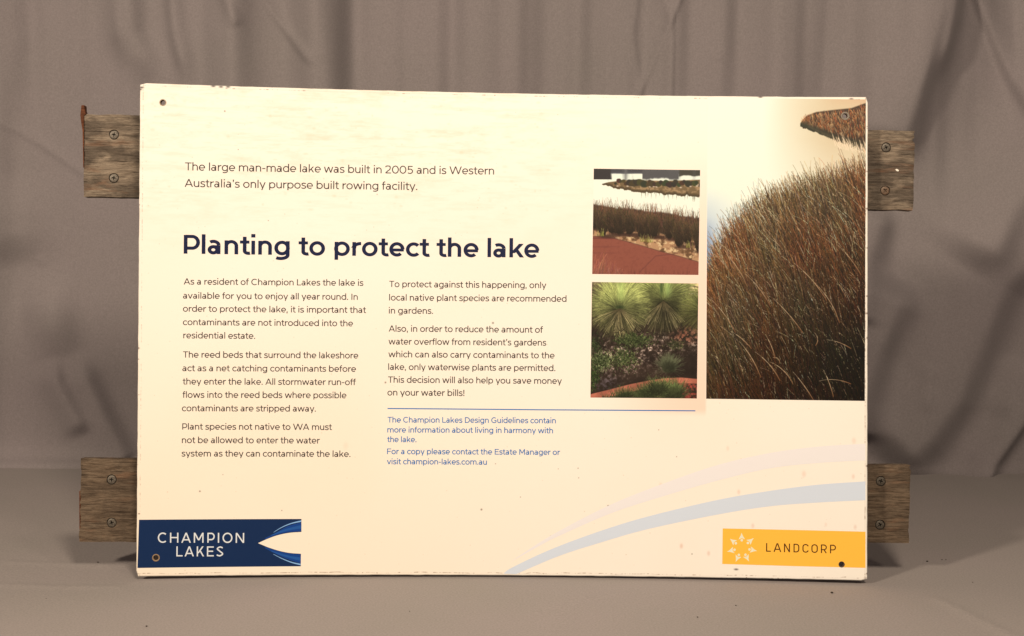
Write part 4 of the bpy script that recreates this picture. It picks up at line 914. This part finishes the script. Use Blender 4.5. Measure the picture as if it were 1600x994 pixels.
def batten(TL, TR, BR, BL, m, seed, screws, notch=None):
    a, b, c, d = [np.array(Bp(*q)) for q in (TL, TR, BR, BL)]
    nu, nv = 420, 44; th = .020
    U, V = np.meshgrid(np.linspace(0, 1, nu), np.linspace(0, 1, nv))
    P = lambda k: (d[k] * (1 - U) * (1 - V) + c[k] * U * (1 - V) + a[k] * (1 - U) * V + b[k] * U * V)
    PX, PZ = P(0), P(1)
    edge = np.minimum(np.minimum(V, 1 - V) * nv, np.minimum(U, 1 - U) * nu)
    grv = fbm(nv, nu, 26, 22, seed, 3, .6); rel = -np.clip((.47 - grv) * 9, 0, 1) * .0010 - .0004 * fbm(nv, nu, 5, 30, seed + 9, 3)
    rel = rel - .0008 * np.exp(-edge / .8)
    # uneven sawn ends and arrises
    e0 = (fbm(nv, 1, 12, 1, seed + 3, 3) - .5)[:, :1] * .0022; k0 = np.clip(1 - U * 40, 0, 1); k1 = np.clip(1 - (1 - U) * 40, 0, 1)
    PX = PX + e0 * k0 - e0[::-1] * k1
    t0 = (fbm(1, nu, 1, 60, seed + 5, 3) - .5) * .0014; PZ = PZ + t0 * np.clip(V * 12 - 11, 0, 1) - t0[:, ::-1] * np.clip(1 - V * 12, 0, 1)
    if notch is not None:
        for (nx_, nz_, rr, dp) in notch:
            q = Bp(nx_, nz_); g = np.exp(-((PZ - q[1]) / rr) ** 2) * np.exp(-(np.abs(PX - q[0]) / .004) ** 1.5)
            PX = PX - g * dp
    bm = bmesh.new()
    fr = [[bm.verts.new((PX[j, i], BATY - rel[j, i], PZ[j, i])) for i in range(nu)] for j in range(nv)]
    bk = {}
    ring = [(0, i) for i in range(nu)] + [(j, nu - 1) for j in range(1, nv)] + [(nv - 1, i) for i in range(nu - 2, -1, -1)] + [(j, 0) for j in range(nv - 2, 0, -1)]
    for j in range(nv - 1):
        for i in range(nu - 1): bm.faces.new((fr[j][i], fr[j][i + 1], fr[j + 1][i + 1], fr[j + 1][i]))
    bkv = [bm.verts.new((PX[j, i], BATY + th, PZ[j, i])) for j, i in ring]
    for k in range(len(ring)):
        j, i = ring[k]; j2, i2 = ring[(k + 1) % len(ring)]; bm.faces.new((fr[j2][i2], fr[j][i], bkv[k], bkv[(k + 1) % len(ring)]))
    bm.faces.new(list(reversed(bkv)))
    bmesh.ops.recalc_face_normals(bm, faces=bm.faces)
    o = finish('batten', bm, m, sign)
    # countersunk seats, cut with one joined cutter
    cb = bmesh.new(); cen = []
    for x, y in screws:
        q = Bp(x, y); cen.append(q)
        r_ = bmesh.ops.create_cone(cb, cap_ends=True, segments=20, radius1=SCREW_R * .86, radius2=SCREW_R * 1.28, depth=.006, matrix=Matrix.Translation((q[0], BATY - .0002, q[1])) @ Matrix.Rotation(math.pi / 2, 4, 'X'))
    cm = bpy.data.meshes.new('c'); cb.to_mesh(cm); cb.free(); co = bpy.data.objects.new('c', cm); COL.objects.link(co); co.parent = sign
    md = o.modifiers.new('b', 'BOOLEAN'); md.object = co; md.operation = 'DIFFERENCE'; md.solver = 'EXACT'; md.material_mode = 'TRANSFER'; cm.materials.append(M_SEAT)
    dg = bpy.context.evaluated_depsgraph_get(); dg.update(); nm = bpy.data.meshes.new_from_object(o.evaluated_get(dg)); o.modifiers.clear(); old = o.data; o.data = nm
    bpy.data.meshes.remove(old); nm.name = 'batten'; bpy.data.objects.remove(co); bpy.data.meshes.remove(cm)
    return o, cen
def screw_mesh():
    bm = bmesh.new(); n = 28; prof = [(0, -.0004), (.0, -.0004)]
    rr = [SCREW_R * .90, SCREW_R * .84, SCREW_R * .70, SCREW_R * .5]; hh = [.0016, .0001, -.0001, -.0002]
    rings = [[bm.verts.new((r * math.cos(2 * math.pi * i / n), h, r * math.sin(2 * math.pi * i / n))) for i in range(n)] for r, h in zip(rr, hh)]
    for a, b in zip(rings, rings[1:]):
        for i in range(n): bm.faces.new((a[i], a[(i + 1) % n], b[(i + 1) % n], b[i]))
    # cross slot, sunk
    w, l = SCREW_R * .12, SCREW_R * .46
    cr_ = [(w, w), (l, w * .6), (l, -w * .6), (w, -w), (w * .6, -l), (-w * .6, -l), (-w, -w), (-l, -w * .6), (-l, w * .6), (-w, w), (-w * .6, l), (w * .6, l)]
    top = [bm.verts.new((x, -.0002, z)) for x, z in cr_]; low_ = [bm.verts.new((x * .6, .0022, z * .6)) for x, z in cr_]
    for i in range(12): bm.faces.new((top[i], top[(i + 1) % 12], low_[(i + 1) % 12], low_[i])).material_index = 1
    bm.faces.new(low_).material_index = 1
    bm.edges.ensure_lookup_table()
    el = [e for e in bm.edges if all(v in set(top) for v in e.verts)] + [e for e in bm.edges if all(v in set(rings[-1]) for v in e.verts)]
    bmesh.ops.triangle_fill(bm, use_beauty=True, use_dissolve=False, edges=el)
    bmesh.ops.recalc_face_normals(bm, faces=bm.faces)
    me_ = bpy.data.meshes.new('screw'); bm.to_mesh(me_); bm.free(); return me_
def steel(name, c0, c1, metal=.35):
    m = mat(name, c0, .5, metal); n = N(m, 'ShaderNodeTexNoise'); n.inputs['Scale'].default_value = 600; n.inputs['Detail'].default_value = 4
    tc = N(m, 'ShaderNodeTexCoord'); L(m, tc.outputs['Object'], n.inputs['Vector'])
    r = N(m, 'ShaderNodeValToRGB'); r.color_ramp.elements[0].position = .38; r.color_ramp.elements[0].color = (*c1, 1); r.color_ramp.elements[1].position = .58; r.color_ramp.elements[1].color = (*c0, 1)
    L(m, n.outputs['Fac'], r.inputs['Fac']); L(m, r.outputs['Color'], m.node_tree.nodes['Principled BSDF'].inputs['Base Color']); return m
ST_G = steel('dull_zinc', (.125, .115, .10), (.055, .042, .034)); ST_R = steel('rusted_steel', (.13, .085, .055), (.06, .03, .018), .1)
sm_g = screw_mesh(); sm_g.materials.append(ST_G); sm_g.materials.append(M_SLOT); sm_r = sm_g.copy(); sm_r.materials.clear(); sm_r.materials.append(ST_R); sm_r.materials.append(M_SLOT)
def put_screws(b, cen, kinds):
    for i, (q, k) in enumerate(zip(cen, kinds)):
        o = bpy.data.objects.new('screw', sm_r if k else sm_g); COL.objects.link(o); o.parent = b
        o.location = (q[0], BATY + .0004, q[1]); o.rotation_euler = (random.uniform(-.05, .05), random.uniform(0, 1.5), random.uniform(-.05, .05))
        if k: o['label'] = 'rusty brown screw'
bt, cen = batten((131, 178.5), (1430, 204.5), (1427, 328), (130.5, 307), W_TOP, 210, [(178, 210.5), (177.8, 278.2), (1384.8, 230.5), (1383.3, 297.8)], [(1430, 219, .0025, .003), (1430, 210, .002, .0015)])
bt['label'] = 'upper greyed batten with a red-brown splinter at one end'
put_screws(bt, cen, (0, 0, 0, 1))
bl, cen = batten((126.5, 717), (1423, 727), (1420, 848.5), (123.5, 847), W_LOW, 250, [(174.3, 749.5), (174.3, 817), (1376.5, 752), (1375.3, 820.2)], [(1423, 731, .002, .002)])
bl['label'] = 'lower brown batten'
put_screws(bl, cen, (0, 0, 0, 0))
# red-brown splinter standing up from the left end of the upper batten
def prism(name, pts, y0, y1, m, parent, label=None):
    q = [Bp(x, y) for x, y in pts]; bm = bmesh.new()
    f = [bm.verts.new((x, y0, z)) for x, z in q]; b = [bm.verts.new((x, y1, z)) for x, z in q]; n = len(q)
    bm.faces.new(f); bm.faces.new(b[::-1])
    for i in range(n): bm.faces.new((f[i], b[i], b[(i + 1) % n], f[(i + 1) % n]))
    bmesh.ops.recalc_face_normals(bm, faces=bm.faces)
    bmesh.ops.bevel(bm, geom=bm.edges[:], offset=.0003, segments=1, affect='EDGES')
    o = finish(name, bm, m, parent)
    if label: o['label'] = label
    return o
W_RED = wood('red_brown_split_wood', (.05, .018, .010), (.16, .058, .030), (.24, .095, .05), (.20, .06, .03), 5)
prism('splinter', [(127.2, 164.5), (132, 164.5), (132.2, 172), (134.2, 179), (131.5, 180), (130.8, 200), (131.0, 262), (130.0, 262), (129.0, 205), (126.6, 190), (125.6, 180)], BATY - .0004, BATY + .010, W_RED, bt, 'red-brown sliver of split wood')
prism('splinter', [(123.3, 768), (125.6, 766), (125.2, 830), (123.6, 832)], BATY + .001, BATY + .012, W_RED, bl)
M_FLECK = mat('white_paint_fleck', (.80, .78, .74), .5)
prism('paint_fleck', [(1398.8, 264.6), (1401.5, 264), (1404.6, 266.2), (1403.6, 268.4), (1400.4, 267.4)], BATY - .0008, BATY + .0012, M_FLECK, bt, 'white paint fleck')

# ---------------------------------------------------------------- crumbs of grit on the cloth
bm = bmesh.new()
spots = [(153, 874, 1.2), (1449, 872.5, 1.3), (1300, 921, 1.5), (1478, 870, .7), (1472, 870, .7), (229, 973, 1.0), (1150, 941, .8), (640, 950, .6), (1090, 959, .8), (72, 930, .5), (1520, 905, .6)]
for x, y, r in spots:
    a, b = fpt(x, y); s = bmesh.ops.create_icosphere(bm, subdivisions=1, radius=r * .0010, matrix=Matrix.Translation((a, b, -.0038)) @ Matrix.Diagonal((1.3, 1, .7, 1)))
g = finish('grit', bm, mat('dark_grit', (.03, .022, .018), .9), None)
tag(g, kind='stuff', label='dark crumbs of dirt lying on the grey cloth', cat='grit')
